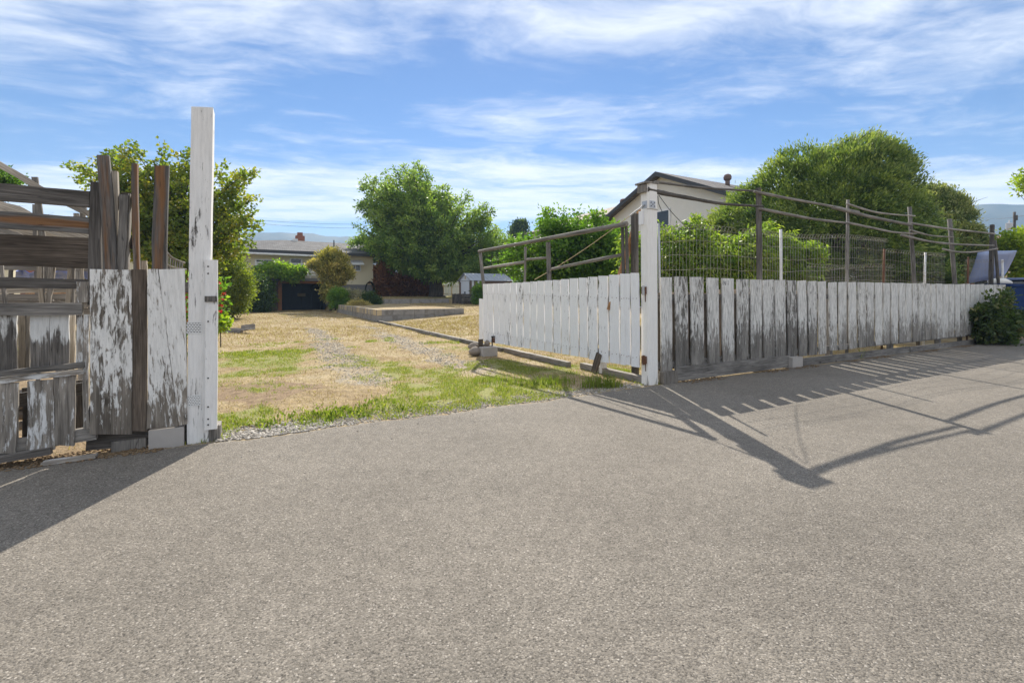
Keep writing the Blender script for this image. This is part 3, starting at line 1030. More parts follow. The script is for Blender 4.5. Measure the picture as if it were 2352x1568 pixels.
# props under the gate
pr = thing('gate_prop', gpt(1362, 853, 0.05), 'leaning brown stake propped under the white gate', 'stake')
plank('stake', pr, gpt(1364, 856, 0.02), gpt(1377, 812, 0.02), 0.10, 0.04, GN, M['brown'])
ws = thing('stub_post', gpt(1385, 853, -0.15), 'short white stub post behind the white gate bottom', 'post')
plank('stub', ws, gpt(1385, 857, -0.20), gpt(1385, 815, -0.20), 0.09, 0.07, GN, M['gate_paint'])
dp = thing('dark_post', W(-0.23, 0.42), 'dark weathered square post standing just behind the hinge post', 'post')
q0 = at_t(1458, 491, 0.42)
plank('post_shaft', dp, Vector((q0.x, q0.y, 0)) + DV * 0.01, q0, 0.085, 0.075, FRONT, M['dark'])
ob = thing('lumber_brace', W(-0.3, 0.7), 'orange new lumber brace leaning behind the white gate', 'brace')
plank('brace_board', ob, at_t(1400, 712, 0.62), at_t(1471, 482, 0.42), 0.09, 0.038, FRONT, M['fir'])

# picket fence along the lane
pf = thing('picket_fence', W(6.5, 0.0), 'long weathered white picket fence running along the lane', 'fence')
PK = [(1470, .19532, 606.4, .19532), (1892.7, .26959, 385.9, .26959)]
L7 = [(242, 368, 155, 1268, 6), (405, 550, 147, 1240, 14), (590, 738, 152, 1218, 15), (785, 915, 162, 1200, 14), (962, 1095, 168, 1182, 9), (1138, 1270, 178, 1165, -4), (1295, 1422, 182, 1143, 8), (1440, 1565, 185, 1130, 16), (1582, 1703, 187, 1110, 8), (1725, 1828, 192, 1095, 12), (1850, 1947, 196, 1080, 16), (1973, 2068, 200, 1068, 10), (2090, 2183, 205, 1056, 8)]
L8 = [(35, 105), (120, 190), (205, 272), (285, 352), (358, 425), (432, 495), (505, 562), (570, 629), (632, 689), (692, 745), (750, 799), (803, 852), (858, 904), (907, 949), (952, 1004), (1009, 1058), (1062, 1107), (1110, 1154), (1158, 1199), (1202, 1241), (1244, 1281), (1284, 1320), (1325, 1362), (1365, 1402), (1405, 1440), (1443, 1475), (1479, 1510), (1513, 1545), (1549, 1580)]
allp = []
for (x0, x1, y0, y1, du) in L7:
    a, k, bb, kk = PK[0]
    allp.append((a + x0 * k, a + x1 * k, bb + y0 * kk, bb + y1 * kk, du * k))
for i, (x0, x1) in enumerate(L8):
    a, k, bb, kk = PK[1]
    f = x0 / 1549
    y0 = 970 + 25 * f + random.uniform(-3, 3)
    y1 = 1556 - 170 * f + random.uniform(-6, 6)
    allp.append((a + x0 * k, a + x1 * k, bb + y0 * kk, bb + y1 * kk, random.uniform(-1, 2)))
for i, (u0, u1, vt, vb, du) in enumerate(allp):
    bc, tc_, wb, wt = quad_on(u0, u1, vt, vb, -0.055 + random.uniform(-0.006, 0.004), du)
    wb, wt = (wb, wt) if i < 12 else (wb * 0.90, wt * 0.90)
    o = plank('picket', pf, bc, tc_, wb, 0.022, FRONT, M['picket'] if i < 12 else M['picket_far'], wt, jit=0.004, slant=random.uniform(-0.006, 0.006), slant0=random.uniform(-0.006, 0.006))
# rails, posts and gravel board behind the pickets
for z0, z1 in ((1.20, 1.20), (0.24, 0.24)):
    for (s0, s1) in ((0.13, 4.6), (4.62, 9.2), (9.22, 13.6)):
        plank('rail', pf, W(s0, -0.022, z0), W(s1, -0.022, z1), 0.09, 0.038, FRONT, M['grey'])
for s in (2.35, 4.65, 7.0, 9.3, 11.6, 13.5):
    plank('fence_post', pf, W(s, 0.05, -0.05), W(s, 0.05, 1.36), 0.09, 0.09, FRONT, M['grey'])
# second skin of split slats behind the first pickets
x = 0.16
while x < 3.95:
    w = random.uniform(0.10, 0.16)
    plank('backing_slat', pf, W(x + w / 2, 0.012, 0.16), W(x + w / 2, 0.012, 1.30 + random.uniform(-0.05, 0.03)), w - 0.008, 0.016, FRONT, M['tan_slat'], jit=0.004)
    x += w
kb = [(0.42, 3.15, 0.0, 0.20), (3.2, 7.5, -0.02, 0.12), (7.55, 13.4, -0.02, 0.11)]
for s0, s1, z0, z1 in kb:
    plank('gravel_board', pf, W(s0, -0.085, (z0 + z1) / 2), W(s1, -0.085, (z0 + z1) / 2), z1 - z0, 0.035, FRONT, M['grey'])
bk = MB()
bk.sbox(3.12, 3.42, -0.17, -0.03, -0.01, 0.17)
bk.build('concrete_block', M['concrete'])
tag(bpy.context.scene.objects['concrete_block'], 'small grey concrete block under the weathered picket fence', 'block')
bk = MB()
bk.sbox(0.125, 0.40, -0.15, -0.01, -0.01, 0.16)
o = bk.build('wood_block', M['worn_plank'])
tag(o, 'weathered wood block at the foot of the first picket by the hinge post', 'block')
# stencilled N and faded letter on the fifth picket
ct, kt = 1470, .19532
mb = MB()


def stroke(pts, t=-0.0705, w=0.012):
    P_ = [at_t(1470 + x * .19532, 606.4 + y * .19532, t) for x, y in pts]
    for a, b2 in zip(P_[:-1], P_[1:]):
        dd = (b2 - a).normalized()
        sd = dd.cross(NV).normalized() * (w / 2)
        mb.add([a - sd, a + sd, b2 + sd, b2 - sd], [(0, 1, 2, 3)])


stroke([(985, 248), (985, 198)])
stroke([(985, 198), (1008, 248)], -0.0707)
stroke([(1008, 248), (1008, 200)], -0.0709)
stroke([(1030, 205), (1046, 200), (1044, 222), (1032, 240), (1048, 240)], -0.0705, 0.006)
o = mb.build('stencil_letter', plain('faded_ink', (0.16, 0.16, 0.17), 0.9), pf)

# pole trellis above the picket fence
TT0 = 0.10
pt = thing('pole_trellis', W(6.5, TT0), 'grey weathered pole trellis with sagging rails above the picket fence', 'trellis')


def tpost(ut, vt, ub, wpx, mat, n=4, r=None):
    p1 = at_t(ut, vt, TT0)
    p0 = at_t(ub, 648, TT0)
    dd = (p0 - p1) / (p1.z - p0.z)
    p00 = p1 + dd * (p1.z + 0.02)
    if r is None:
        r = wpx / FPX * p1.y / 2 * (1.25 if n == 4 else 1.0)
    return pole('upright', pt, [p00, p1], (r, r), mat, n)


tpost(1742.5, 432, 1744, 9.5, M['dark'])
tpost(1947.5, 459, 1946, 6.5, M['grey'], 6)
tpost(2089, 475, 2100, 8, M['grey'], 6)
tpost(2181, 503, 2193, 9, M['grey'], 6)
tpost(2279, 516, 2276, 7, M['dark'])
tpost(2285, 552, 2293, 6, M['dark'], 6)


def trail(pts, r0, r1, dt=-0.06, mat='silver', n=8):
    ps = smooth_path([at_t(u, v, TT0 + dt) for u, v in pts], 4)
    k = len(ps) - 1
    pole('sagging_rail', pt, ps, [r0 + (r1 - r0) * i / k for i in range(k + 1)], M[mat], n, rough=0.10)


trail([(1505, 418), (1600, 430), (1669, 435), (1740, 439)], 0.020, 0.018, 0.06, 'grey')
trail([(1487, 435), (1535, 446), (1584, 455), (1659, 468), (1752, 474)], 0.036, 0.020, -0.16, 'dark')
trail([(1733, 440), (1823, 458), (1911, 474), (1973, 487)], 0.026, 0.020)
trail([(1745, 479), (1849, 500), (1900, 507), (1952, 513)], 0.026, 0.020, -0.05)
trail([(1945, 468), (2004, 486), (2055, 493), (2101, 496)], 0.020, 0.016)
trail([(1913, 476), (1960, 488), (2004, 499), (2093, 517)], 0.034, 0.028, -0.08)
trail([(1945, 511), (2029, 529), (2060, 534), (2104, 537)], 0.022, 0.018, -0.05)
trail([(2087, 512), (2140, 520), (2184, 526), (2285, 537)], 0.026, 0.022)
trail([(2092, 529), (2132, 540), (2160, 543), (2190, 545)], 0.020, 0.016, -0.05)
trail([(2071, 540), (2132, 554), (2197, 561), (2283, 564)], 0.028, 0.020, -0.09)
trail([(2166, 572), (2194, 578), (2236, 579), (2290, 571)], 0.024, 0.020)

# wire mesh with looped top behind the pickets
wf = thing('wire_fence', W(6.5, 0.22), 'looped garden wire mesh on metal stakes behind the picket fence', 'fence')
TW = 0.22


def wire_panel(s0, s1, ztop, zbot=1.0, pitch=0.075, sag=0.0, t=TW, rw_=0.0026, hz=(0.0, 0.18, 0.40, 0.62, 0.84), ph=0.0):
    mb = MB()
    n = int((s1 - s0) / pitch)
    zt = lambda s: ztop[0] + (ztop[1] - ztop[0]) * (s - s0) / (s1 - s0) + sag * math.sin((s - s0) * 2.1 + ph) * 0.5
    tt = lambda s: t + 0.05 * math.sin(s * 1.7 + ph)
    for i in range(n):
        s = s0 + i * pitch
        a, b2 = s, s + pitch * 1.55
        z = zt(s)
        up = [W(a, tt(a), zbot), W(a, tt(a), z - 0.07), W(a + pitch * 0.25, tt(a) - 0.012, z - 0.015), W((a + b2) / 2, tt(a) - 0.02, z), W(b2 - pitch * 0.25, tt(a) - 0.012, z - 0.015), W(b2, tt(a), z - 0.07)]
        mb.tube(up, rw_, 3, cap=False)
    for h in hz:
        pts = []
        k = max(6, int((s1 - s0) / 0.25))
        for i in range(k + 1):
            s = s0 + (s1 - s0) * i / k
            pts.append(W(s, tt(s) - 0.004, zt(s) - 0.08 - h + 0.012 * math.sin(s * 5 + h * 9)))
        mb.tube(pts, rw_, 3, cap=False)
    o = mb.build('wire_panel', M['wire'], wf)
    o['kind'] = 'stuff'


def sz(u, v, t):
    p = at_t(u, v, t)
    return ST(p)[0], p.z


a, za_ = sz(1518, 515, TW)
b2, zb_ = sz(1690, 522, TW)
wire_panel(a, b2, (za_, zb_), sag=0.05)
a, za_ = sz(1690, 527, TW)
b2, zb_ = sz(2043, 546, TW)
wire_panel(a, b2, (za_, zb_), sag=0.03, ph=1.0, pitch=0.085, rw_=0.003)
a, za_ = sz(1850, 607, TW + 0.5)
b2, zb_ = sz(2050, 607, TW + 0.5)
wire_panel(a, b2, (za_, zb_), sag=0.03, ph=2.0, t=TW + 0.5, hz=(0.0, 0.2), pitch=0.11, rw_=0.0026)
a, za_ = sz(2040, 571, TW)
b2, zb_ = sz(2176, 584, TW)
wire_panel(a, b2, (za_, zb_), sag=0.02, ph=2.0, pitch=0.10, rw_=0.0028)
a, za_ = sz(2222, 594, TW)
b2, zb_ = sz(2302, 598, TW)
wire_panel(a, b2, (za_, zb_), ph=0.4)
for (ut, vt, ub, w, mt) in ((1513, 513, 1515, 5.5, 'metal'), (1793.5, 527, 1794, 5.5, 'white_metal'), (2031, 572, 2029, 4.5, 'rust'), (2125.5, 580, 2124, 4.5, 'white_metal'), (2224, 590, 2223, 3.5, 'rust'), (2302, 596, 2303, 4.5, 'white_metal')):
    p1 = at_t(ut, vt, TW - 0.03)
    p0 = at_t(ub, 648, TW - 0.03)
    p0 = p1 + (p0 - p1) * (p1.z / (p1.z - p0.z))
    pole('stake', wf, [p0, p1], (w / FPX * p1.y / 2,) * 2, M[mt], 6, rough=0.03)

# ------------------------------------------------------------------ left side: latch post and plank fence
TL = -0.092
lp0 = at_t(454, 1014, TL)
lp1 = at_t(464.5, 246, TL)
lw0 = (at_t(479, 1013, TL) - at_t(430, 1013, TL)).length
lw1 = (at_t(489.5, 246, TL) - at_t(440, 246, TL)).length
lp = thing('gate_post', Vector((lp0.x, lp0.y, 0)) + NV * 0.09, 'tallest plain white square post with latch board at the end of the wide plank fence', 'post')
o = plank('post_shaft', lp, lp0 + NV * 0.09 - UPV * 0.06, lp1 + NV * 0.09, lw0, 0.18, FRONT, M['latch_paint'], lw1, jit=0.002, segs=10, slant=-0.012)
c0, c1, wa, wb_ = quad_on(472, 500.5, 597, 985, TL - 0.022, -2)
lb = plank('latch_board', lp, c0, c1, wa, 0.038, FRONT, M['latch_paint'], wb_, jit=0.0015)
for vv in (612, 628, 738, 868, 934, 962, 975):
    mb = MB()
    p = at_t(478, vv, TL - 0.0415)
    mb.tube([p, p - NV * 0.004], 0.007, 6)
    mb.build('bolt_hole', M['black'], lb)
c0, c1, wa, wb_ = quad_on(470, 498, 679.5, 692.5, TL - 0.052)
mb = MB()
a_, b_ = at_t(470, 693, TL - 0.05), at_t(498, 680, TL - 0.05)
s0_, s1_ = ST(a_)[0], ST(b_)[0]
mb.sbox(s0_, s1_, TL - 0.055, TL - 0.0415, a_.z, b_.z)
mb.build('latch_cleat', M['grey'], lb)


def strap_plate(u0, u1, v0, v1):
    mb = MB()
    t = TL - 0.004
    a, b2 = at_t(u0, v1, t), at_t(u1, v0, t)
    sa, sb = ST(a)[0], ST(b2)[0]
    za, zb = a.z, b2.z
    nx, nz = 5, 6
    # plate with rows of slots: build as horizontal bars joined by short bridges
    for r in range(nz + 1):
        z = za + (zb - za) * r / nz
        mb.sbox(sa, sb, t - 0.0016, t, z - 0.0046, z + 0.0046)
    for r in range(nz):
        z0 = za + (zb - za) * r / nz
        z1 = za + (zb - za) * (r + 1) / nz
        for q in range(nx + 1):
            s = sa + (sb - sa) * (q + (0.5 if r % 2 and q < nx else 0)) / nx
            mb.sbox(s - 0.0035, s + 0.0035, t - 0.0012, t - 0.0004, z0, z1)
    pl_ = mb.build('nail_plate', M['white_metal'], lp)
    mb = MB()
    mb.sbox(sa, sb, t + 0.0006, t + 0.0018, za, zb)
    mb.build('plate_backing', M['grey'], pl_)
    return pl_


strap_plate(429, 463, 740, 765)
strap_plate(432, 461, 907, 932)
mb = MB()
a_, b_ = at_t(480, 1010, TL + 0.02), at_t(494, 985, TL + 0.02)
mb.sbox(ST(a_)[0], ST(b_)[0], TL + 0.0, TL + 0.16, -0.02, 0.10)
mb.build('foot_block', M['grey'], lp)
mb = MB()
a_, b_ = at_t(494.5, 1008, TL + 0.05), at_t(507, 985, TL + 0.05)
mb.sbox(ST(a_)[0], ST(b_)[0], TL + 0.03, TL + 0.2, -0.02, 0.11)
mb.build('foot_block', M['silver'], lp)

# wide plank fence beside the latch post
wpf = thing('plank_fence', W(-5.9, -0.05), 'short fence of wide flaking white planks beside the tallest post', 'fence')


def zl1(x, y):
    return x * .24607, 330.8 + y * .24607


def zl2(x, y):
    return x * .24607, 679.9 + y * .24607


def vplank(name, parent, u0, u1, vt, vb, t, mat, th=0.024, du=0.0, u2=None, jit=0.003, slant=0.0, slant0=0.0):
    """u0,u1 at the top; du shifts the bottom"""
    bc, tc_, wb, wt = quad_on(u0, u1, vt, vb, t, du)
    if u2 is not None:
        bl_, br_ = at_t(u2[0], vb, t), at_t(u2[1], vb, t)
        bc, wb = (bl_ + br_) / 2, (br_ - bl_).length
    return plank(name, parent, bc, tc_, wb, th, FRONT, M[mat], wt, jit=jit, slant=slant, slant0=slant0)


vplank('wide_board', wpf, 207, 302, 619, 996, TL, 'wide_plank', 0.03, jit=0.003, slant0=0.018)
vplank('narrow_board', wpf, 303.5, 337.5, 619, 989, TL + 0.006, 'brown', 0.026, slant0=0.01)
vplank('wide_board', wpf, 339, 363, 618, 980, TL, 'wide_plank', 0.03, u2=(339, 409.5), jit=0.002, slant0=0.008)
vplank('wide_board', wpf, 364.8, 424, 618, 974, TL + 0.002, 'wide_plank', 0.03, u2=(411.5, 431), jit=0.002)
vplank('edge_board', wpf, 193, 206, 722, 984, TL + 0.012, 'worn_plank', 0.024)
for va, vb in ((660, 662), (930, 945)):
    plank('rail', wpf, at_t(196, vb, TL + 0.045), at_t(440, va, TL + 0.045), 0.09, 0.04, FRONT, M['grey'])
vplank('upright', wpf, 209, 230, 419, 700, TL + 0.045, 'dark', 0.05, u2=(203, 238))
vplank('leaning_upright', wpf, 223, 252, 358, 640, TL + 0.02, 'heart', 0.04, u2=(239, 270))
vplank('leaning_upright', wpf, 256, 272, 394, 640, TL + 0.07, 'pale', 0.05, u2=(264, 270))  # lit side face of an upright, its light put into a pale board
vplank('upright', wpf, 276, 297, 448, 640, TL + 0.05, 'grey', 0.04, u2=(266, 286))
vplank('upright', wpf, 296, 300, 446, 640, TL + 0.08, 'silver', 0.06, u2=(286, 296))
vplank('upright', wpf, 303, 316.5, 377, 640, TL + 0.05, 'heart', 0.06, u2=(309, 322))
vplank('upright', wpf, 357, 388.5, 382, 640, TL + 0.04, 'heart', 0.05, u2=(349, 383), slant=-0.006)
vplank('short_slat', wpf, 322, 337, 599, 640, TL + 0.3, 'pale', 0.03)
for (z0, z1) in ((455, 460), (555, 560)):
    plank('rail', wpf, at_t(278, z0, TL + 0.12), at_t(318, z1, TL + 0.12), 0.09, 0.03, FRONT, M['dark'])

plank('added_gap_shade', wpf, at_t(200, 1002, TL + 0.10), at_t(432, 985, TL + 0.10), 0.22, 0.03, FRONT, M['dark'])  # added dark plank, stands in for the black gap under the wide boards
# slatted rail fence running on to the left
rf = thing('rail_fence', W(-7.2, -0.05), 'rickety grey rail fence with patchwork pickets left of the wide planks', 'fence')


def hrail(name, va0, va1, vb0, vb1, t, mat, th=0.04, u1=206, heart=False):
    """rail seen from u=-260 (outside the frame) to u1, top and bottom edges va->vb given at u=0 and u1"""
    ext = -330
    g = lambda v0, v1, u: v0 + (v1 - v0) * (u / u1)
    a0, a1 = at_t(ext, g(va0, va1, ext), t), at_t(ext, g(vb0, vb1, ext), t)
    b0, b1 = at_t(u1, va1, t), at_t(u1, vb1, t)
    return plank(name, rf, (a0 + a1) / 2, (b0 + b1) / 2, (a0 - a1).length, th, FRONT, M[mat], (b0 - b1).length, jit=0.003, segs=8)


hrail('rail', 421, 440, 460, 477, TL + 0.05, 'dark', 0.045, 207)
hrail('rail', 485, 500, 523, 537, TL + 0.055, 'heart_rail' if 'heart_rail' in M else 'heart', 0.045, 206)
hrail('rail', 539, 547, 610, 617, TL + 0.05, 'brown', 0.045, 205)
hrail('rail', 636, 641, 661, 663, TL + 0.06, 'dark', 0.05, 203)
hrail('rail', 695, 695, 723, 723, TL + 0.0, 'grey', 0.04, 190)
hrail('rail', 850, 831, 864, 844, TL - 0.01, 'grey', 0.05, 195)
hrail('rail', 866, 847, 879, 857, TL + 0.0, 'worn_plank', 0.045, 194)
vplank('cleat', rf, 176, 204, 647, 694, TL + 0.02, 'worn_plank', 0.03)
vplank('upper_picket', rf, -45, 40, 723, 852, TL + 0.03, 'top_paint', 0.02)
vplank('upper_picket', rf, 71, 115, 723, 846, TL + 0.03, 'top_paint', 0.02)
vplank('upper_picket', rf, 116, 159, 723, 842, TL + 0.032, 'top_paint', 0.02)
vplank('upper_picket', rf, 175, 192, 723, 838, TL + 0.03, 'worn_plank', 0.02)
vplank('upper_picket', rf, -140, -52, 723, 860, TL + 0.03, 'top_paint', 0.02)
vplank('back_slat', rf, 41, 59, 700, 870, TL + 0.22, 'pale', 0.02)
vplank('back_slat', rf, 160, 172, 700, 850, TL + 0.25, 'pale', 0.02)
vplank('back_slat', rf, 61, 70, 700, 866, TL + 0.22, 'silver', 0.02)
vplank('lower_picket', rf, -5, 42, 879, 1040, TL + 0.0, 'worn_plank', 0.022, u2=(-12, 37), slant0=0.006)
vplank('lower_picket', rf, 65, 122, 873, 1032, TL + 0.0, 'worn_plank', 0.022, u2=(62, 125), slant0=0.010)
vplank('lower_picket', rf, 123.5, 174, 863, 1022, TL + 0.004, 'worn_plank', 0.022, u2=(126, 170), slant0=0.012)
vplank('lower_picket', rf, -75, -15, 885, 1050, TL + 0.0, 'worn_plank', 0.022)
plank('bottom_rail', rf, at_t(-200, 1062, TL + 0.03), at_t(222, 992, TL + 0.03), 0.10, 0.045, FRONT, M['silver'])
plank('bottom_rail', rf, at_t(-200, 960, TL + 0.12), at_t(200, 890, TL + 0.12), 0.10, 0.045, FRONT, M['dark'])
for k, (u0, u1) in enumerate(((-60, -5), (-2, 44), (52, 96), (100, 150), (154, 196))):
    vplank('added_dark_backing', rf, u0, u1, 905 - k * 8, 1030 - k * 9, TL + 0.24, 'dark', 0.02)  # added dark boards, keep sunlit ground from showing between the lower pickets
plank('ground_sill', rf, at_t(-200, 1092, TL - 0.04) , at_t(118, 1034, TL - 0.04), 0.045, 0.05, FRONT, M['dark'])
mb = MB()
a_, b_ = at_t(342, 1027, TL), at_t(423, 979, TL)
mb.sbox(ST(a_)[0], ST(b_)[0], TL - 0.02, TL + 0.12, -0.03, b_.z)
o = mb.build('concrete_block', M['concrete'])
tag(o, 'pale concrete block under the wide plank nearest the tallest post', 'block')
mb = MB()
a_, b_ = at_t(255, 1027, TL + 0.05), at_t(336, 1005, TL + 0.05)
mb.sbox(ST(a_)[0], ST(b_)[0], TL + 0.05, TL + 0.16, -0.03, b_.z)
o = mb.build('wood_block', M['silver'])
tag(o, 'pale rough wood block in the gap below the widest flaking plank', 'block')
fb = thing('fallen_board', W(-6.6, -0.2), 'white painted board lying on the lane edge below the rail fence', 'board')
a_, b_ = at_t(98, 1058, -0.19), at_t(222, 1036, -0.19)
plank('board', fb, Vector((a_.x, a_.y, 0.012)), Vector((b_.x, b_.y, 0.016)), 0.085, 0.018, UPV, M['worn_plank'])
# dried twig and rocks behind
for k, (u, v, r) in enumerate(((50, 905, 0.06), (53, 930, 0.055), (49, 950, 0.075), (60, 975, 0.06))):
    p = at_t(u, v, 0.35 + 0.03 * k)
    mb = MB()
    vs, fs = [], []
    for i in range(7):
        for j in range(10):
            th_, ph_ = math.pi * i / 6, 2 * math.pi * j / 10
            q = r * random.uniform(0.92, 1.08)
            vs.append((p.x + 1.5 * q * math.sin(th_) * math.cos(ph_), p.y + q * math.sin(th_) * math.sin(ph_), p.z + 0.62 * q * math.cos(th_)))
    for i in range(6):
        for j in range(10):
            fs.append((i * 10 + j, i * 10 + (j + 1) % 10, (i + 1) * 10 + (j + 1) % 10, (i + 1) * 10 + j))
    mb.add(vs, fs)
    o = mb.build('rock', M['stone'], None, smooth=True)
    tag(o, ['topmost rounded tan rock of the stack behind the rail fence', 'second rounded tan rock of the stack behind the rail fence', 'third and largest rounded rock of the stack behind the rail fence', 'lowest rounded tan rock of the stack behind the rail fence'][k], 'rock', 'rocks stacked behind the rail fence')

# ------------------------------------------------------------------ left garden behind the rail fence
bt = thing('bent_slat_trellis', W(-8.0, 1.6), 'tall trellis of sun-bleached sagging slats behind the rail fence', 'trellis')


def bslat(pts, wid, t, mat='silver'):
    ps = smooth_path([at_t(u, v, t) for u, v in pts], 5)
    a = ps[0]
    mb = MB()
    vs, fs = [], []
    for i, p in enumerate(ps):
        q = ps[min(i + 1, len(ps) - 1)] - ps[max(i - 1, 0)]
        up = NV.cross(q).normalized()
        if up.z < 0:
            up = -up
        h = wid / 2 * random.uniform(0.95, 1.05)
        for sx, sy in ((-h, -0.011), (h, -0.011), (h, 0.011), (-h, 0.011)):
            vs.append(p + up * sx + NV * sy)
        if i:
            k = (i - 1) * 4
            for j in range(4):
                fs.append((k + j, k + (j + 1) % 4, k + 4 + (j + 1) % 4, k + 4 + j))
    fs += [(3, 2, 1, 0), tuple(range(len(vs) - 4, len(vs)))]
    # local frame with z along the slat so that the grain follows it
    z = (ps[-1] - a).normalized()
    x = z.cross(NV).normalized()
    Mx = axes_matrix(x, z.cross(x), z, a)
    Mi = Mx.inverted()
    me = bpy.data.meshes.new('sagging_slat')
    me.from_pydata([tuple(Mi @ v) for v in vs], [], fs)
    me.materials.append(M[mat])
    o = bpy.data.objects.new('sagging_slat', me)
    col.objects.link(o)
    place(o, Mx, bt)


TB = 1.7
bslat([(-150, 270), (-60, 340), (0, 379), (45, 404), (90, 432), (130, 452), (170, 475), (215, 495), (260, 505)], 0.06, TB, 'pale')
bslat([(-150, 420), (-60, 455), (0, 474), (40, 484), (70, 500), (110, 520), (150, 535), (210, 548)], 0.10, TB, 'pale')
bslat([(-150, 470), (0, 528), (60, 534), (110, 540), (170, 548), (215, 556)], 0.09, TB + 0.2, 'pale')
bslat([(-60, 520), (0, 532), (40, 545), (80, 560), (140, 575)], 0.09, TB + 0.1)
for (ut, vt, ub, w) in ((80, 407, 104, 0.05), (79, 470, 82, 0.03), (192, 475, 178, 0.045), (175, 490, 178, 0.04), (-50, 330, -40, 0.05)):
    p1, p0 = at_t(ut, vt, TB + 0.03), at_t(ub, 600, TB + 0.03)
    p0 = p1 + (p0 - p1) * (p1.z / (p1.z - p0.z))
    plank('stake', bt, p0, p1, w, 0.03, FRONT, M['silver'])
st = thing('stake_frame', W(-7.6, 1.0), 'frame of thin pale garden stakes seen through the rail fence', 'trellis')
for (ut, ub, vt, vb, w) in ((3, 12, 610, 700, 0.022), (90, 100, 600, 720, 0.03), (95, 102, 600, 720, 0.02), (118, 110, 600, 720, 0.03), (124, 108, 612, 720, 0.022), (163, 155, 600, 720, 0.026), (170, 166, 605, 720, 0.02), (188, 192, 610, 690, 0.026)):
    plank('stake', st, at_t(ub, vb, 0.75), at_t(ut, vt, 0.75 + random.uniform(-0.05, 0.05)), w, 0.02, FRONT, M['pale' if random.random() < 0.6 else 'silver'])
for (v0, v1, w, mt) in ((610, 615, 0.06, 'silver'), (668, 664, 0.05, 'pale'), (683, 680, 0.055, 'silver'), (690, 700, 0.05, 'worn_plank'), (712, 715, 0.06, 'worn_plank')):
    plank('crossbar', st, at_t(-120, v0, 0.95), at_t(230, v1, 0.95), w, 0.03, FRONT, M[mt])
pb = thing('pallet_board_fence', W(-9.5, 5.0), 'low back fence of short pale boards behind the garden stakes', 'fence')
for k in range(16):
    u0 = -60 + k * 17.5
    vplank('board', pb, u0, u0 + 15, 690 + random.uniform(-8, 5), 745, 3.4, 'pale' if k % 3 else 'worn_plank', 0.02)
vplank('cap_board', pb, 60, 205, 672, 684, 3.3, 'fir', 0.03)
vplank('cap_board', pb, -60, 150, 684, 694, 3.36, 'silver', 0.03)
# blue tarp tent
tp = MB()
grid = []
for i in range(13):
    for j in range(4):
        u = 36 + i * 16
        v = 622 + j * 7.0
        p = at_t(u, v, 3.0 + 0.25 * math.sin(i * 1.3 + j) + 0.35 * j)
        grid.append(p + UPV * (0.03 * math.sin(i * 2.1)))
fs = [(i * 4 + j, (i + 1) * 4 + j, (i + 1) * 4 + j + 1, i * 4 + j + 1) for i in range(12) for j in range(3)]
tp.add(grid, fs)
o = tp.build('tarp', plain('tarp_blue', (0.10, 0.20, 0.62), 0.45, var=0.2, scale=3, spec=0.5), None, smooth=False)
sm = o.modifiers.new('thickness', 'SOLIDIFY')
sm.thickness = 0.006
tag(o, 'bright blue tarp stretched behind the rail fence', 'tarp')

# small bent garden fence between plank fence and latch post, farther back
gf = thing('garden_trellis', at_Y(405, 690, 9.0), 'small drooping lath trellis beyond the plank fence under the maple', 'trellis')
mb = MB()
pole('drooping_rail', gf, smooth_path([at_Y(383, 580, 9), at_Y(395, 592, 9.1), at_Y(412, 600, 9.2), at_Y(424, 604, 9.3)], 3), 0.022, M['pale'])
pole('drooping_rail', gf, smooth_path([at_Y(383, 607, 9), at_Y(395, 613, 9.1), at_Y(412, 617, 9.2), at_Y(428, 619, 9.3)], 3), 0.018, M['pale'])
for k in range(7):
    u = 385 + k * 5.5
    pole('lath', gf, [at_Y(u - 1, 660, 9.2), at_Y(u + 1, 588 + k * 2.5, 9.2)], (0.012, 0.012), M['silver'], 4)

# ------------------------------------------------------------------ landscape timbers along the driveway
tmb = [(0.05, 1.55, 0.0), (1.75, 4.1, -0.12), (4.15, 6.6, -0.13), (6.65, 9.0, -0.11), (9.05, 11.4, -0.12), (11.45, 13.9, -0.10), (13.95, 16.2, -0.12)]
wherel = ['landscape timber nearest the hinge post under the gate', 'second landscape timber from the hinge post, below the gate middle', 'third landscape timber from the hinge post, by the gate end', 'fourth landscape timber from the hinge post, bare in the dry grass', 'fifth landscape timber from the hinge post, along the dry lawn', 'sixth landscape timber, second from the block bed corner', 'last landscape timber, touching the block bed corner']
for k, (t0, t1, s0) in enumerate(tmb):
    o = plank('landscape_timber', None, W(s0 + 0.01 * (k % 2) - 0.02, t0, 0.035), W(s0, t1, 0.04), 0.10, 0.09, UPV, M['silver'], jit=0.006)
    tag(o, wherel[k], 'timber', 'timbers edging the driveway')
# stones and block holding the gate end
mb = MB()
p = at_z = None
base = gpt(1122, 800, 0.22)
bs, btt = ST(base)
mb.sbox(bs - 0.17, bs + 0.15, btt - 0.11, btt + 0.10, -0.03, 0.17)
o = mb.build('concrete_block', M['concrete'])
tag(o, 'square grey concrete block propping the free end of the gate', 'block')


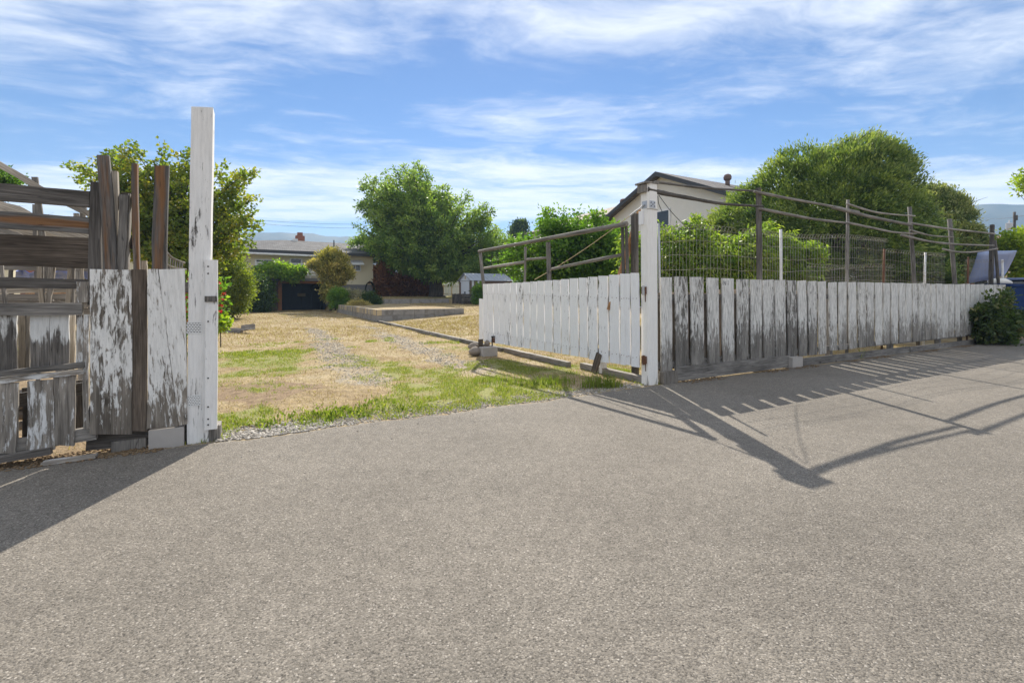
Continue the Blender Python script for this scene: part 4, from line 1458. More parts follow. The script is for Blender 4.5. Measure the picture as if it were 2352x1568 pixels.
def rock(p, rx, ry, rz, label, group, mat='stone'):
    mb = MB()
    vs, fs = [], []
    for i in range(9):
        for j in range(12):
            th_, ph_ = math.pi * i / 8, 2 * math.pi * j / 12
            q = 1 + 0.55 * (vnoise(i * 0.6 + p.x * 3, math.sin(ph_) * 1.2 + p.y) - 0.5)
            vs.append((p.x + rx * q * math.sin(th_) * math.cos(ph_), p.y + ry * q * math.sin(th_) * math.sin(ph_), p.z + rz * q * math.cos(th_)))
    for i in range(8):
        for j in range(12):
            fs.append((i * 12 + j, i * 12 + (j + 1) % 12, (i + 1) * 12 + (j + 1) % 12, (i + 1) * 12 + j))
    mb.add(vs, fs)
    o = mb.build('rock', M[mat], None, smooth=True)
    tag(o, label, 'rock', group)
    return o


rock(at_Y(1092, 806, 9.55), 0.15, 0.12, 0.085, 'rounded tan rock left of the block under the gate end', 'rocks at the gate end')
rock(at_Y(1088, 795, 9.9), 0.14, 0.1, 0.075, 'upper flat rock behind the block under the gate end', 'rocks at the gate end')
rock(at_Y(1119, 788, 9.75), 0.065, 0.06, 0.07, 'small pointed rock on top of the block at the gate end', 'rocks at the gate end')
wg = plank('wood_wedge', None, at_Y(1105, 796, 9.72), at_Y(1104, 779, 9.72), 0.10, 0.06, (0, -1, 0), M['brown'])
tag(wg, 'brown wood wedge standing on the block at the gate end', 'wedge')
# left driveway timber under the maple
lt1 = plank('landscape_timber', None, at_Y(497, 762, 15.3), at_Y(556, 759, 15.2), 0.16, 0.12, (0, -1, 0.2), M['silver'], jit=0.008)
tag(lt1, 'pale old timber lying at the flower border left of the driveway', 'timber')
lt2 = plank('landscape_timber', None, at_Y(557, 754, 15.2), at_Y(583, 750, 15.1), 0.17, 0.12, (0, -1, 0.2), M['silver'], jit=0.008)
tag(lt2, 'short tilted timber end at the edge of the driveway', 'timber')

# ------------------------------------------------------------------ block bed
bed = thing('block_bed', W(2.0, 22.0, 0.0), 'raised bed walled with grey and tan concrete blocks', 'raised bed')
bl = 0.40
shared = {}


def block(s0, s1, t0, t1, z0, z1, mat):
    w, l, h = s1 - s0, t1 - t0, z1 - z0
    key = (round(w, 3), round(l, 3), round(h, 3), mat)
    if key not in shared:
        bm = MB()
        e = 0.008
        bx = lambda x0, x1, y0, y1, a, b2: [(x0, y0, a), (x1, y0, a), (x1, y1, a), (x0, y1, a), (x0, y0, b2), (x1, y0, b2), (x1, y1, b2), (x0, y1, b2)]
        bm.hexa(bx(0, w, 0, l, 0, h))
        me = bpy.data.meshes.new('block')
        me.from_pydata(bm.v, [], bm.f)
        me.materials.append(M[mat])
        shared[key] = me
    o = bpy.data.objects.new('block', shared[key])
    col.objects.link(o)
    R_ = axes_matrix(DV, NV, UPV, W(s0 + random.uniform(-0.004, 0.004), t0 + random.uniform(-0.004, 0.004), z0))
    place(o, R_, bed)


BT = 0.54
t = 16.45
k = 0
while t < 28.4:
    for cz in (0, 1):
        if cz == 1:
            n2 = 3 if k % 4 in (0, 2) else 1
            for q in range(n2):
                block(-0.10, 0.09, t + 0.40 * q / n2, t + 0.40 * (q + 1) / n2 - 0.012, 0.275, BT, 'block_tan' if (n2 == 3 and q != 1) or (k % 5 == 1) else 'block_grey')
        else:
            block(-0.10, 0.09, t + (0.2 if True else 0) - 0.2, t + 0.388, 0.0, 0.265, 'block_grey')
    t += 0.40
    k += 1
s = 0.10
while s < 4.0:
    block(s, s + 0.488, 16.45, 16.64, 0.275, BT, 'block_grey')
    block(s, s + 0.488, 16.45, 16.64, 0.0, 0.265, 'block_grey')
    s += 0.50
mb = MB()
nn = 14
vs, fs = [], []
for i in range(nn + 1):
    for j in range(nn * 2 + 1):
        s_, t_ = 0.09 + 4.2 * i / nn, 16.64 + 12.2 * j / (nn * 2)
        vs.append(W(s_, t_, 0.50 + 0.04 * float(fbm(s_ * 1.3, t_ * 1.3, 4))))
for i in range(nn):
    for j in range(nn * 2):
        a = i * (nn * 2 + 1) + j
        fs.append((a, a + nn * 2 + 1, a + nn * 2 + 2, a + 1))
mb.add(vs, fs)
o = mb.build('soil', M['yard'], bed, smooth=True)
# terrace retaining wall with concrete steps
rw = thing('retaining_wall', W(5.3, 29.0, 0.5), 'long low grey concrete retaining wall below the walnut tree', 'wall')
mb = MB()
mb.sbox(3.15, 8.1, 28.95, 29.2, 0.3, 0.88)
mb.build('wall_body', M['block_grey'], rw)
sp_ = thing('garden_steps', W(2.7, 29.2, 0.5), 'concrete garden steps beside the retaining wall', 'steps')
for k in range(4):
    mb = MB()
    mb.sbox(2.3, 3.12, 28.8 + 0.3 * k, 31, 0.48 + 0.12 * k, 0.60 + 0.12 * k - 0.004)
    mb.build('step', M['block_grey'], sp_)
ww = thing('timber_screen', W(8.4, 27.6, 0.5), 'dark brown timber screen between retaining wall and shed', 'screen')
for k in range(6):
    plank('board', ww, W(7.55 + k * 0.155, 26.7, 0.5), W(7.55 + k * 0.155, 26.7, 1.25 + 0.02 * (k % 2)), 0.15, 0.03, FRONT, M['dark'])

# ------------------------------------------------------------------ garden shed
sd = thing('garden_shed', W(9.7, 26.7, 0.5), 'small metal garden shed with pale ridged roof and white sliding doors', 'shed')
sB, sA = 11.7, 8.5
tA, tB = 25.5, 27.9
z0, ze, zr_ = 0.5, 2.22, 2.72
M['shed_brown'] = plain('shed_brown', (0.15, 0.105, 0.085), 0.6, var=0.1, scale=3)
M['shed_white'] = plain('shed_white', (0.62, 0.66, 0.72), 0.5, var=0.06, scale=3)
mb = MB()
mb.sbox(sA, sB, tA, tB, z0, ze)
mb.build('wall', M['shed_brown'], sd)
mb = MB()
mb.add([W(sA - 0.01, tA, ze), W(sA - 0.01, tB, ze), W(sA - 0.01, (tA + tB) / 2, zr_), W(sB, tA, ze), W(sB, tB, ze), W(sB, (tA + tB) / 2, zr_)], [(0, 2, 1), (3, 4, 5), (0, 3, 5, 2), (1, 2, 5, 4)])
mb.build('gable', M['shed_white'], sd)
tm_ = (tA + tB) / 2
for k in range(12):
    sa = sA - 0.15 + k * 0.285
    for (te, sg) in ((tA - 0.12, 1), (tB + 0.12, -1)):
        mb = MB()
        th_ = 0.022
        up = 0.02 * (k % 2) * 0.3
        q = [W(sa, te, ze - 0.04 + up), W(sa + 0.27, te, ze - 0.04 + up), W(sa + 0.27, tm_, zr_ + 0.02 + up), W(sa, tm_, zr_ + 0.02 + up)]
        mb.hexa(q + [x_ + UPV * 0.025 for x_ in q])
        mb.build('roof_panel', plain('shed_roof', (0.33, 0.36, 0.40), 0.6, 0.0, var=0.2, scale=2) if 'shed_roof' not in bpy.data.materials else bpy.data.materials['shed_roof'], sd)
for k in range(2):
    mb = MB()
    ta = tA + 0.45 + k * 0.76
    mb.sbox(sA - 0.035, sA - 0.012, ta, ta + 0.75, z0 + 0.03, ze - 0.12)
    dr = mb.build('door', M['shed_white'], sd)
    mb = MB()
    hy = ta + (0.68 if k == 0 else 0.07)
    mb.sbox(sA - 0.06, sA - 0.037, hy - 0.03, hy + 0.03, 1.22, 1.42)
    mb.build('handle', M['black'], dr)
mb = MB()
mb.sbox(sA - 0.06, sA - 0.012, tA + 0.40, tB - 0.35, ze - 0.115, ze - 0.03)
mb.build('door_track', M['shed_white'], sd)
for ss_ in (sA - 0.02, sA + 0.42):
    mb = MB()
    mb.sbox(ss_, ss_ + 0.14, tA - 0.03, tA - 0.003, z0, ze - 0.02)
    mb.build('corner_trim', M['shed_white'], sd)
for k in range(2):
    mb = MB()
    mb.sbox(sA + 0.75 + k * 0.52, sA + 1.22 + k * 0.52, tA - 0.012, tA - 0.003, 1.30, 1.80)
    mb.build('window_pane', plain('shed_glass' + str(k), (0.16, 0.19, 0.21), 0.15, var=0.3, scale=2, spec=0.6), sd)
mb = MB()
mb.sbox(sA - 0.03, sA - 0.013, tm_ - 0.1, tm_ + 0.1, ze + 0.1, ze + 0.32)
mb.build('gable_vent', M['block_tan'], sd)
bx_ = thing('compost_bin', W(8.0, 25.2, 0.5), 'dark brown wooden box standing left of the shed', 'box')
for k in range(5):
    mb = MB()
    mb.sbox(7.65, 8.35, 24.9, 25.4, 0.46 + k * 0.16, 0.46 + k * 0.16 + 0.15)
    mb.build('plank_course', M['dark'], bx_)

# ------------------------------------------------------------------ the house at the end of the driveway
def shingles(name, c0, c1, axis_s=True, rows=7.5):
    m, nt, b = newmat(name)
    geo = node(nt, 'ShaderNodeNewGeometry')
    loc = node(nt, 'ShaderNodeMapping', {'Vector': geo.outputs['Position'], 'Rotation': (0, 0, -TH)}).outputs[0]
    br_ = node(nt, 'ShaderNodeTexBrick', {'Vector': loc, 'Scale': 1.0, 'Mortar Size': 0.012, 'Brick Width': 0.32, 'Row Height': 0.16, 'Color1': (*c0, 1), 'Color2': (*c1, 1), 'Mortar': (*[k * 0.35 for k in c0], 1)})
    n1 = noise(nt, geo.outputs['Position'], 1.2, 6, 0.7)
    c = mix(nt, 1.0, br_.outputs[0], ramp(nt, n1, [(0.3, 0.65), (0.7, 1.3)]), 'MULTIPLY')
    nt.links.new(c, b.inputs['Base Color'])
    bump(nt, br_.outputs[1], b, 0.6, -0.02)
    return m


M['roof_grey'] = shingles('roof_grey', (0.15, 0.148, 0.15), (0.095, 0.093, 0.095))
M['roof_dark'] = shingles('roof_dark', (0.17, 0.155, 0.145), (0.11, 0.10, 0.095))
M['roof_tan'] = shingles('roof_tan', (0.30, 0.25, 0.20), (0.22, 0.185, 0.15))
M['roof_brown'] = shingles('roof_brown', (0.24, 0.16, 0.12), (0.17, 0.115, 0.09))
M['cream'] = plain('cream', (0.70, 0.64, 0.47), 0.9, var=0.05, scale=2, bumpk=0.3)
M['stucco'] = plain('stucco', (0.72, 0.70, 0.645), 0.95, var=0.05, scale=3, bumpk=0.6)
M['base_grey'] = plain('base_grey', (0.20, 0.20, 0.21), 0.9, var=0.1, scale=2)
M['trim_white'] = plain('trim_white', (0.76, 0.76, 0.75), 0.6, var=0.05)
M['trim_dark'] = plain('trim_dark', (0.055, 0.058, 0.065), 0.6, var=0.15)
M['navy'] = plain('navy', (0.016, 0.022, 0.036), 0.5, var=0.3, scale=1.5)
M['cedar_trim'] = plain('cedar_trim', (0.34, 0.15, 0.07), 0.75, var=0.2, scale=8)
M['brown_wall'] = plain('brown_wall', (0.17, 0.12, 0.10), 0.9, var=0.1, scale=3)
M['brick'] = plain('brick', (0.30, 0.13, 0.09), 0.9, var=0.3, scale=12)
m, nt, b = newmat('glass')
b.inputs['Base Color'].default_value = (0.022, 0.026, 0.03, 1)
b.inputs['Roughness'].default_value = 0.06
b.inputs['Specular IOR Level'].default_value = 0.7
M['glass'] = m

TF = 36.0
hs = thing('house', W(-4, 40, 0), 'cream bungalow with grey hip roof and open garage at the driveway end', 'house')


def part(name, mat, s0, s1, t0, t1, z0, z1, parent):
    mb = MB()
    mb.sbox(s0, s1, t0, t1, z0, z1)
    return mb.build(name, mat, parent)


def uz(u, v, t):
    p = at_t(u, v, t)
    return ST(p)[0], p.z


sR, zE = uz(857, 588, TF)
sR = ST(at_t(857, 620, TF))[0]
sL = -13.0
zE = 4.62
gs0, _ = uz(648, 680, 35.0)
gs1, _ = uz(741, 680, 35.0)
part('wall', M['cream'], sL, gs0 - 1.8, TF, 46, -0.1, zE, hs)
part('wall', M['cream'], gs1 + 0.25, sR, TF, 46, 2.03, zE, hs)
part('wall', M['cream'], gs0 - 1.8, gs1 + 0.25, TF, 46, 2.28, zE, hs)
part('basement_wall', M['base_grey'], gs1 + 0.25, sR - 0.02, TF + 0.02, 46, -0.1, 2.03, hs)
part('garage_side_wall', M['brown_wall'], gs0 - 1.8, gs0 - 0.28, 35.0, 37, -0.1, 2.1, hs)
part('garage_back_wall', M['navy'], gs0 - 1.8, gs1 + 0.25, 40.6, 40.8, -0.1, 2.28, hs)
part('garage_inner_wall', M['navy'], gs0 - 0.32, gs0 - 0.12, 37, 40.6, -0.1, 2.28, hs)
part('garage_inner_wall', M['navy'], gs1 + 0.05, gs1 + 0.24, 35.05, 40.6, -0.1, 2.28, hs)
part('frame_post', M['cedar_trim'], gs0 - 0.27, gs0 - 0.02, 34.95, 35.2, -0.1, 2.06, hs)
part('frame_beam', M['cedar_trim'], gs0 - 0.27, gs1 + 0.3, 34.93, 35.22, 2.065, 2.25, hs)
gd_ = part('garage_door', M['black'], gs0, gs1, 36.37, 36.4, -0.05, 2.1, hs)
gw = (gs1 - gs0) / 4
for r in range(4):
    for q in range(4):
        part('door_panel', M['navy'], gs0 + q * gw + 0.02, gs0 + (q + 1) * gw - 0.02, 36.3, 36.36, -0.02 + r * 0.52, 0.48 + r * 0.52, gd_)
part('notice_board', plain('old_board', (0.20, 0.16, 0.10), 0.9), gs0 + 1.15, gs0 + 1.75, 36.25, 36.29, 1.05, 1.30, gd_)
# deck
dk = part('deck', M['base_grey'], gs0 - 1.8, gs1 + 0.3, 34.75, TF - 0.003, 2.255, 2.48, hs)
s0_, s1_ = gs0 - 1.8, gs1 + 0.3
for r in range(4):
    part('rail', M['trim_white'], s0_, s1_, 34.78, 34.82, 2.68 + r * 0.235, 2.80 + r * 0.235, dk)
part('rail', M['trim_white'], s0_ - 0.03, s1_ + 0.03, 34.72, 34.86, 3.56, 3.62, dk)
q = s0_
while q < s1_ + 0.1:
    part('baluster_post', M['trim_white'], q, q + 0.09, 34.83, 34.91, 2.48, 3.56, dk)
    q += (s1_ - s0_) / 4
# windows


def window(parent, u0, u1, v0, v1, t, mull=1):
    s0, z1 = uz(u0, v0, t)
    s1, z0 = uz(u1, v1, t)
    fr = part('window', M['trim_white'], s0 - 0.08, s1 + 0.08, t - 0.05, t - 0.003, z0 - 0.08, z1 + 0.08, parent)
    w = (s1 - s0) / (mull + 1)
    for k in range(mull + 1):
        part('pane', M['glass'], s0 + k * w + 0.03, s0 + (k + 1) * w - 0.03, t - 0.062, t - 0.053, z0, z1, fr)
    return fr


window(hs, 588, 623, 597, 612, TF, 1)
window(hs, 668, 692, 595, 612, TF, 0)
window(hs, 806, 827, 609, 621, TF, 1)
s0_, z1_ = uz(804, 598, TF)
s1_, z0_ = uz(832, 607, TF)
mb = MB()
mb.hexa([W(s0_, TF - 0.9, z0_ - 0.1), W(s1_, TF - 0.9, z0_ - 0.1), W(s1_, TF - 0.01, z1_), W(s0_, TF - 0.01, z1_), W(s0_, TF - 0.9, z0_ - 0.06), W(s1_, TF - 0.9, z0_ - 0.06), W(s1_, TF - 0.01, z1_ + 0.04), W(s0_, TF - 0.01, z1_ + 0.04)])
mb.build('awning', M['white_metal'], hs)
# roof
eo = 0.75
zR = 6.0
tm = 41.0
a0, a1 = sL - eo, sR + eo
e0 = zE - 0.03
sh = uz(650, 560, tm)[0]
mb = MB()
mb.add([W(a0, TF - eo, e0), W(a1, TF - eo, e0), W(a1, 46 + eo, e0), W(a0, 46 + eo, e0), W(sh, tm, zR), W(a1, tm, zR - 0.02)], [(0, 1, 5, 4), (1, 2, 5), (2, 3, 4, 5), (3, 0, 4), (3, 2, 1, 0)])
rfh = mb.build('roof', M['roof_grey'], hs)
part('fascia', M['trim_dark'], a0, a1, TF - eo - 0.03, TF - eo - 0.002, e0 - 0.22, e0 + 0.02, hs)
pole('gutter', hs, [W(gs0 - 3.5, TF - eo - 0.12, e0 - 0.30), W(gs1 + 0.3, TF - eo - 0.12, e0 - 0.34)], (0.09, 0.09), M['white_metal'], 8, rough=0.02)
cs, _ = uz(689, 555, 42.0)
part('chimney', M['brick'], cs - 0.38, cs + 0.38, 41.7, 42.3, 5.4, 6.55, rfh)
part('chimney_pot', M['brick'], cs - 0.22, cs + 0.22, 41.8, 42.2, 6.553, 6.85, rfh)
part('roof_vent', M['trim_white'], uz(672, 562, 40.8)[0], uz(684, 562, 40.8)[0], 40.6, 40.9, 5.9, 6.12, rfh)
for uu in (767, 822):
    s_ = uz(uu, 570, 38.5)[0]
    pole('vent_pipe', rfh, [W(s_, 38.5, 5.0), W(s_, 38.5, 5.95)], (0.05, 0.05), M['trim_dark'], 6)
# garden hose on the wall
hz_ = MB()
cs, cz = uz(849, 664, TF - 0.1)
for k in range(4):
    hz_.tube([W(cs + (0.42 + 0.03 * k) * math.cos(a) * 0.75, TF - 0.12 - 0.03 * k, cz + (0.55 + 0.03 * k) * math.sin(a)) for a in np.linspace(0, 2 * math.pi, 20)], 0.025, 5)
o = hz_.build('garden_hose', plain('hose', (0.015, 0.03, 0.03), 0.5), None, smooth=True)
tag(o, 'dark coiled garden hose hanging on the cream house wall', 'hose')
# lattice fence behind the walnut trunk
lf = thing('pale_lattice_fence', W(9.5, 36, 1.0), 'pale old picket fence far behind the walnut trunk', 'fence')
k = 0
s_ = 7.0
while s_ < 14:
    part('picket', M['shed_white'] if k % 5 else M['block_tan'], s_, s_ + 0.10, 36.0, 36.03, 0.9, 2.15, lf)
    s_ += 0.16
    k += 1
part('rail', M['block_tan'], 7.0, 14, 36.035, 36.1, 1.9, 2.0, lf)
part('rail', M['block_tan'], 7.0, 14, 36.035, 36.1, 1.2, 1.3, lf)

# ------------------------------------------------------------------ stucco neighbour house
nb = thing('stucco_house', W(20, 13.7, 0), 'two storey pale stucco house with dark fascia right of the gate', 'house')
s0 = 14.56
ta, tb = 9.63, 17.6
ze, zr_ = 6.02, 7.75
tmid = (ta + tb) / 2
mb = MB()
mb.add([W(s0, ta, 0), W(s0, tb, 0), W(s0, tb, ze), W(s0, tmid, zr_ - 0.05), W(s0, ta, ze), W(30, ta, 0), W(30, tb, 0), W(30, tb, ze), W(30, tmid, zr_ - 0.05), W(30, ta, ze)], [(0, 4, 3, 2, 1), (5, 6, 7, 8, 9), (0, 5, 9, 4), (1, 2, 7, 6), (0, 1, 6, 5)])
mb.build('wall', M['stucco'], nb)
ov, th_ = 0.55, 0.10
sl_ = (zr_ - ze) / (tmid - ta)
for sg, te in ((1, ta - ov), (-1, tb + ov)):
    zed = ze - sl_ * ov
    q = [W(s0 - 0.5, te, zed), W(30.5, te, zed), W(30.5, tmid, zr_), W(s0 - 0.5, tmid, zr_)]
    mb = MB()
    mb.hexa(q + [x_ + UPV * th_ for x_ in q])
    pl_ = mb.build('roof_slope', M['roof_dark'], nb)
    q = [W(s0 - 0.54, te, zed - 0.13), W(s0 - 0.503, te, zed - 0.13), W(s0 - 0.503, tmid, zr_ - 0.13), W(s0 - 0.54, tmid, zr_ - 0.13)]
    mb = MB()
    mb.hexa(q + [x_ + UPV * 0.235 for x_ in q])
    mb.build('rake_board', M['trim_dark'], nb)
    mb = MB()
    mb.sbox(s0 - 0.5, 30.5, te - 0.04 if sg > 0 else te + 0.003, te - 0.003 if sg > 0 else te + 0.04, zed - 0.08, zed + 0.12)
    mb.build('eave_board', M['trim_white'], nb)
p1 = at_s(1507, 484, s0)
p2 = at_s(1541, 527, s0)
t1_, t2_ = ST(p1)[1], ST(p2)[1]
mb = MB()
mb.sbox(s0 - 0.06, s0 - 0.003, min(t1_, t2_), max(t1_, t2_), p2.z, p1.z)
fr = mb.build('window', M['trim_white'], nb)
mb = MB()
mb.sbox(s0 - 0.075, s0 - 0.063, min(t1_, t2_) + 0.12, max(t1_, t2_) - 0.12, p2.z + 0.12, p1.z - 0.12)
mb.build('pane', M['glass'], fr)
mb = MB()
mb.sbox(s0 - 0.02, s0 + 0.1, ta - 0.02, ta - 0.003, 0, ze - 0.1)
mb.build('corner_trim', M['trim_white'], nb)


def turbine(parent, p, r):
    mb = MB()
    mb.tube([p, p + UPV * 0.35], r * 0.7, 12)
    o = mb.build('vent_neck', M['brown_wall'], parent, smooth=True)
    mb = MB()
    mb.tube([p + UPV * z for z in (0.35, 0.42, 0.55, 0.66, 0.72)], [r * 0.8, r * 1.15, r * 1.2, r * 0.95, r * 0.3], 14)
    mb.build('vent_head', M['brown_wall'], parent, smooth=False)


for tv in np.linspace(10.0, 13.4, 60):
    pv_ = at_t(1671, 424, tv)
    if abs(pv_.z - (ze + sl_ * (tv - ta) + th_)) < 0.05:
        break
turbine(nb, pv_ - UPV * 0.12, 0.18)

# further houses
def simple_house(name, s0, s1, t0, t1, ze, zr, wallm, roofm, label, ridge_s=True, group='houses beyond the garden'):
    h = thing(name, W((s0 + s1) / 2, (t0 + t1) / 2, 0), label, 'house', group)
    part('wall', wallm, s0, s1, t0, t1, 0, ze, h)
    mb = MB()
    if ridge_s:
        tm = (t0 + t1) / 2
        mb.add([W(s0 - .5, t0 - .5, ze), W(s1 + .5, t0 - .5, ze), W(s1 + .5, t1 + .5, ze), W(s0 - .5, t1 + .5, ze), W(s0 - .5, tm, zr), W(s1 + .5, tm, zr)], [(0, 1, 5, 4), (2, 3, 4, 5), (1, 2, 5), (3, 0, 4), (3, 2, 1, 0)])
    else:
        sm_ = (s0 + s1) / 2
        mb.add([W(s0 - .5, t0 - .5, ze), W(s1 + .5, t0 - .5, ze), W(s1 + .5, t1 + .5, ze), W(s0 - .5, t1 + .5, ze), W(sm_, t0 - .5, zr), W(sm_, t1 + .5, zr)], [(0, 1, 4), (1, 2, 5, 4), (2, 3, 5), (3, 0, 4, 5), (3, 2, 1, 0)])
    r = mb.build('roof', roofm, h)
    return h, r


h, r = simple_house('neighbour_house', 15, 25, 19.5, 28, 6.2, 8.15, M['stucco'], M['roof_tan'], 'house with tan shingle roof and turbine vent behind the stucco house', ridge_s=False)
pp = at_t(1432, 476, 21.0)
turbine(r, pp - UPV * 0.1, 0.22)
h, r = simple_house('neighbour_house', 14.5, 22, 46, 55, 5.2, 7.6, M['stucco'], M['roof_grey'], 'grey roofed house peeking between walnut and garden bushes')
h, r = simple_house('neighbour_house', -27, -17.5, 33, 44, 3.6, 5.6, M['cream'], M['roof_grey'], 'grey roofed house hidden behind the maple tree')
h, r = simple_house('neighbour_house', -38, -23, 15, 22, 3.0, 5.2, M['stucco'], M['shed_white'], 'pale house with brick chimney beyond the sagging trellis')
p = at_t(90, 560, 14.5)
ps_, ptt = ST(p)
part('chimney', M['brick'], ps_ - 0.32, ps_ + 0.32, 14.2, 14.8, 0.0, at_t(90, 522, 14.5).z, r)

# ------------------------------------------------------------------ far right: bin, truck, house, utility pole
M['bin_blue'] = plain('bin_blue', (0.012, 0.035, 0.12), 0.85, var=0.2, scale=3, spec=0.08)
bn = thing('waste_bin', W(15.4, 0.35), 'large dark blue waste bin standing past the far fence end', 'bin')
b0 = ST(at_t(2318, 700, -0.12))[0]
mb = MB()
mb.hexa([W(b0 + 0.10, 0.0, 0.12), W(b0 + 1.75, 0.0, 0.12), W(b0 + 1.75, 0.9, 0.12), W(b0 + 0.10, 0.9, 0.12), W(b0, -0.12, 1.46), W(b0 + 1.85, -0.12, 1.46), W(b0 + 1.85, 1.0, 1.46), W(b0, 1.0, 1.46)])
mb.build('bin_body', M['bin_blue'], bn)
mb = MB()
mb.sbox(b0 - 0.04, b0 + 1.9, -0.16, 1.04, 1.463, 1.53)
mb.build('bin_rim', M['bin_blue'], bn)
for q in (b0 + 0.2, b0 + 1.5):
    mb = MB()
    mb.tube([W(q, 0.05, 0.09), W(q + 0.08, 0.05, 0.09)], 0.09, 10)
    mb.build('wheel', M['black'], bn)
rock(W(b0 + 0.45, 0.2, 1.57), 0.30, 0.28, 0.12, 'lumpy pale sack lying on top of the blue bin', None, 'stucco')
bpy.context.scene.objects[-1] if False else None

tk = thing('pickup_truck', W(18.0, 3.2), 'light blue truck with its hood raised behind the far fence end', 'truck')
M['car_blue'] = plain('car_blue', (0.23, 0.29, 0.48), 0.35, var=0.10, scale=3, spec=0.5, bumpk=0.3)
hc = [at_Y(2222, 652, 16.2), at_Y(2307, 634, 17.0), at_Y(2336, 576, 16.4), at_Y(2249, 577, 15.7)]
mb = MB()
rows = 6
vs, fs = [], []
for i in range(rows + 1):
    for j in range(rows + 1):
        a = hc[0].lerp(hc[1], j / rows)
        b2 = hc[3].lerp(hc[2], j / rows)
        p = a.lerp(b2, i / rows)
        p = p + Vector((0, -1, 0.3)) * (0.05 * math.sin(math.pi * i / rows) * (0.5 + 0.5 * math.sin(math.pi * j / rows)))
        vs.append(p)
for i in range(rows):
    for j in range(rows):
        a = i * (rows + 1) + j
        fs.append((a, a + 1, a + rows + 2, a + rows + 1))
mb.add(vs, fs)
hood = mb.build('hood', M['car_blue'], tk, smooth=True)
sm = hood.modifiers.new('thickness', 'SOLIDIFY')
sm.thickness = 0.03
c_ = (hc[0] + hc[1]) / 2
cs_, ct_ = ST(c_)
mb = MB()
for (x0, x1, z0, z1, w0, w1) in ((-0.9, 3.9, 0.45, 1.0, 0.85, 0.9), (-0.8, 0.9, 1.0, 1.2, 0.88, 0.80)):
    mb.hexa([W(cs_ + x0, ct_ - w0, z0), W(cs_ + x1, ct_ - w0, z0), W(cs_ + x1, ct_ + w0, z0), W(cs_ + x0, ct_ + w0, z0), W(cs_ + x0, ct_ - w1, z1 - 0.003), W(cs_ + x1, ct_ - w1, z1 - 0.003), W(cs_ + x1, ct_ + w1, z1 - 0.003), W(cs_ + x0, ct_ + w1, z1 - 0.003)])
mb.build('body', M['car_blue'], tk)
mb = MB()
mb.hexa([W(cs_ + 0.9, ct_ - 0.85, 1.0), W(cs_ + 2.9, ct_ - 0.85, 1.0), W(cs_ + 2.9, ct_ + 0.85, 1.0), W(cs_ + 0.9, ct_ + 0.85, 1.0), W(cs_ + 1.45, ct_ - 0.7, 1.76), W(cs_ + 2.75, ct_ - 0.7, 1.76), W(cs_ + 2.75, ct_ + 0.7, 1.76), W(cs_ + 1.45, ct_ + 0.7, 1.76)])
mb.build('cab_glass', M['glass'], tk)
mb = MB()
mb.sbox(cs_ + 1.38, cs_ + 2.85, ct_ - 0.74, ct_ + 0.74, 1.763, 1.84)
mb.build('cab_roof', M['car_blue'], tk)
for x in (-0.1, 3.0):
    for w in (-0.88, 0.7):
        mb = MB()
        mb.tube([W(cs_ + x, ct_ + w, 0.36), W(cs_ + x, ct_ + w + 0.2, 0.36)], 0.36, 16)
        wh = mb.build('wheel', M['black'], tk)
        mb = MB()
        mb.tube([W(cs_ + x, ct_ + w - 0.01, 0.36), W(cs_ + x, ct_ + w + 0.21, 0.36)], 0.2, 12)
        mb.build('rim', M['metal'], wh)
rc = thing('red_trailer', at_Y(2212, 700, 19.5), 'small bright red panel glimpsed left of the raised hood', 'trailer')
mb = MB()
p = at_Y(2212, 654, 19.5)
mb.box((p.x, p.y, p.z - 0.1), (0.2, 0.5, 0.14), Matrix.Rotation(TH, 3, 'Z'))
mb.build('red_panel', plain('red', (0.55, 0.03, 0.03), 0.4), rc)
mb = MB()
mb.box((p.x, p.y, p.z - 0.75), (0.2, 0.5, 0.50), Matrix.Rotation(TH, 3, 'Z'))
mb.build('trailer_body', M['trim_dark'], rc)

h, r = simple_house('neighbour_house', 30.5, 46, 6.8, 16, 3.6, 5.1, M['block_tan'], M['roof_brown'], 'tan house with brown roof and chimney at the right edge', ridge_s=False)
p = at_t(2292, 560, 11)
ps_, _ = ST(p)
part('chimney', M['brick'], ps_ - 0.28, ps_ + 0.28, 10.7, 11.3, 2.0, p.z + 0.42, r)
pole('chimney_cap', r, [W(ps_, 11, p.z + 0.42), W(ps_, 11, p.z + 0.75)], (0.2, 0.2), M['metal'], 8)
bf = thing('back_fence', W(26, 6.0), 'brown board fence in front of the tan house at the right edge', 'fence')
for k in range(26):
    part('board', M['brown_wall'], 22 + k * 0.3, 22.28 + k * 0.3, 6.0, 6.04, 0, 1.75, bf)

up_ = thing('utility_pole', at_Y(2330, 700, 45), 'dark utility pole with grey transformer at the right edge', 'utility pole')
pa, pb_ = at_Y(2330, 640, 45), at_Y(2330, 487, 45)
pole('pole_shaft', up_, [Vector((pa.x, pa.y, 0)), pb_], (0.14, 0.11), M['dark'], 8)
tcn = at_Y(2318, 513, 45)
mb = MB()
mb.tube([tcn - UPV * 0.6, tcn - UPV * 0.55, tcn, tcn + UPV * 0.06], [0.2, 0.26, 0.27, 0.12], 12)
tr_ = mb.build('transformer', M['metal'], up_, smooth=False)
mb = MB()
mb.tube([tcn + UPV * 0.05, tcn + UPV * 0.3], 0.04, 6)
mb.build('bushing', M['white_metal'], tr_)
mb = MB()
mb.tube([tcn - UPV * 0.15, pb_ - UPV * 1.2], 0.04, 5)
mb.build('bracket', M['dark'], up_)
mb = MB()
q = at_Y(2335, 500, 44.8)
mb.box(q, (0.06, 0.06, 0.25))
mb.build('cutout', M['dark'], up_)
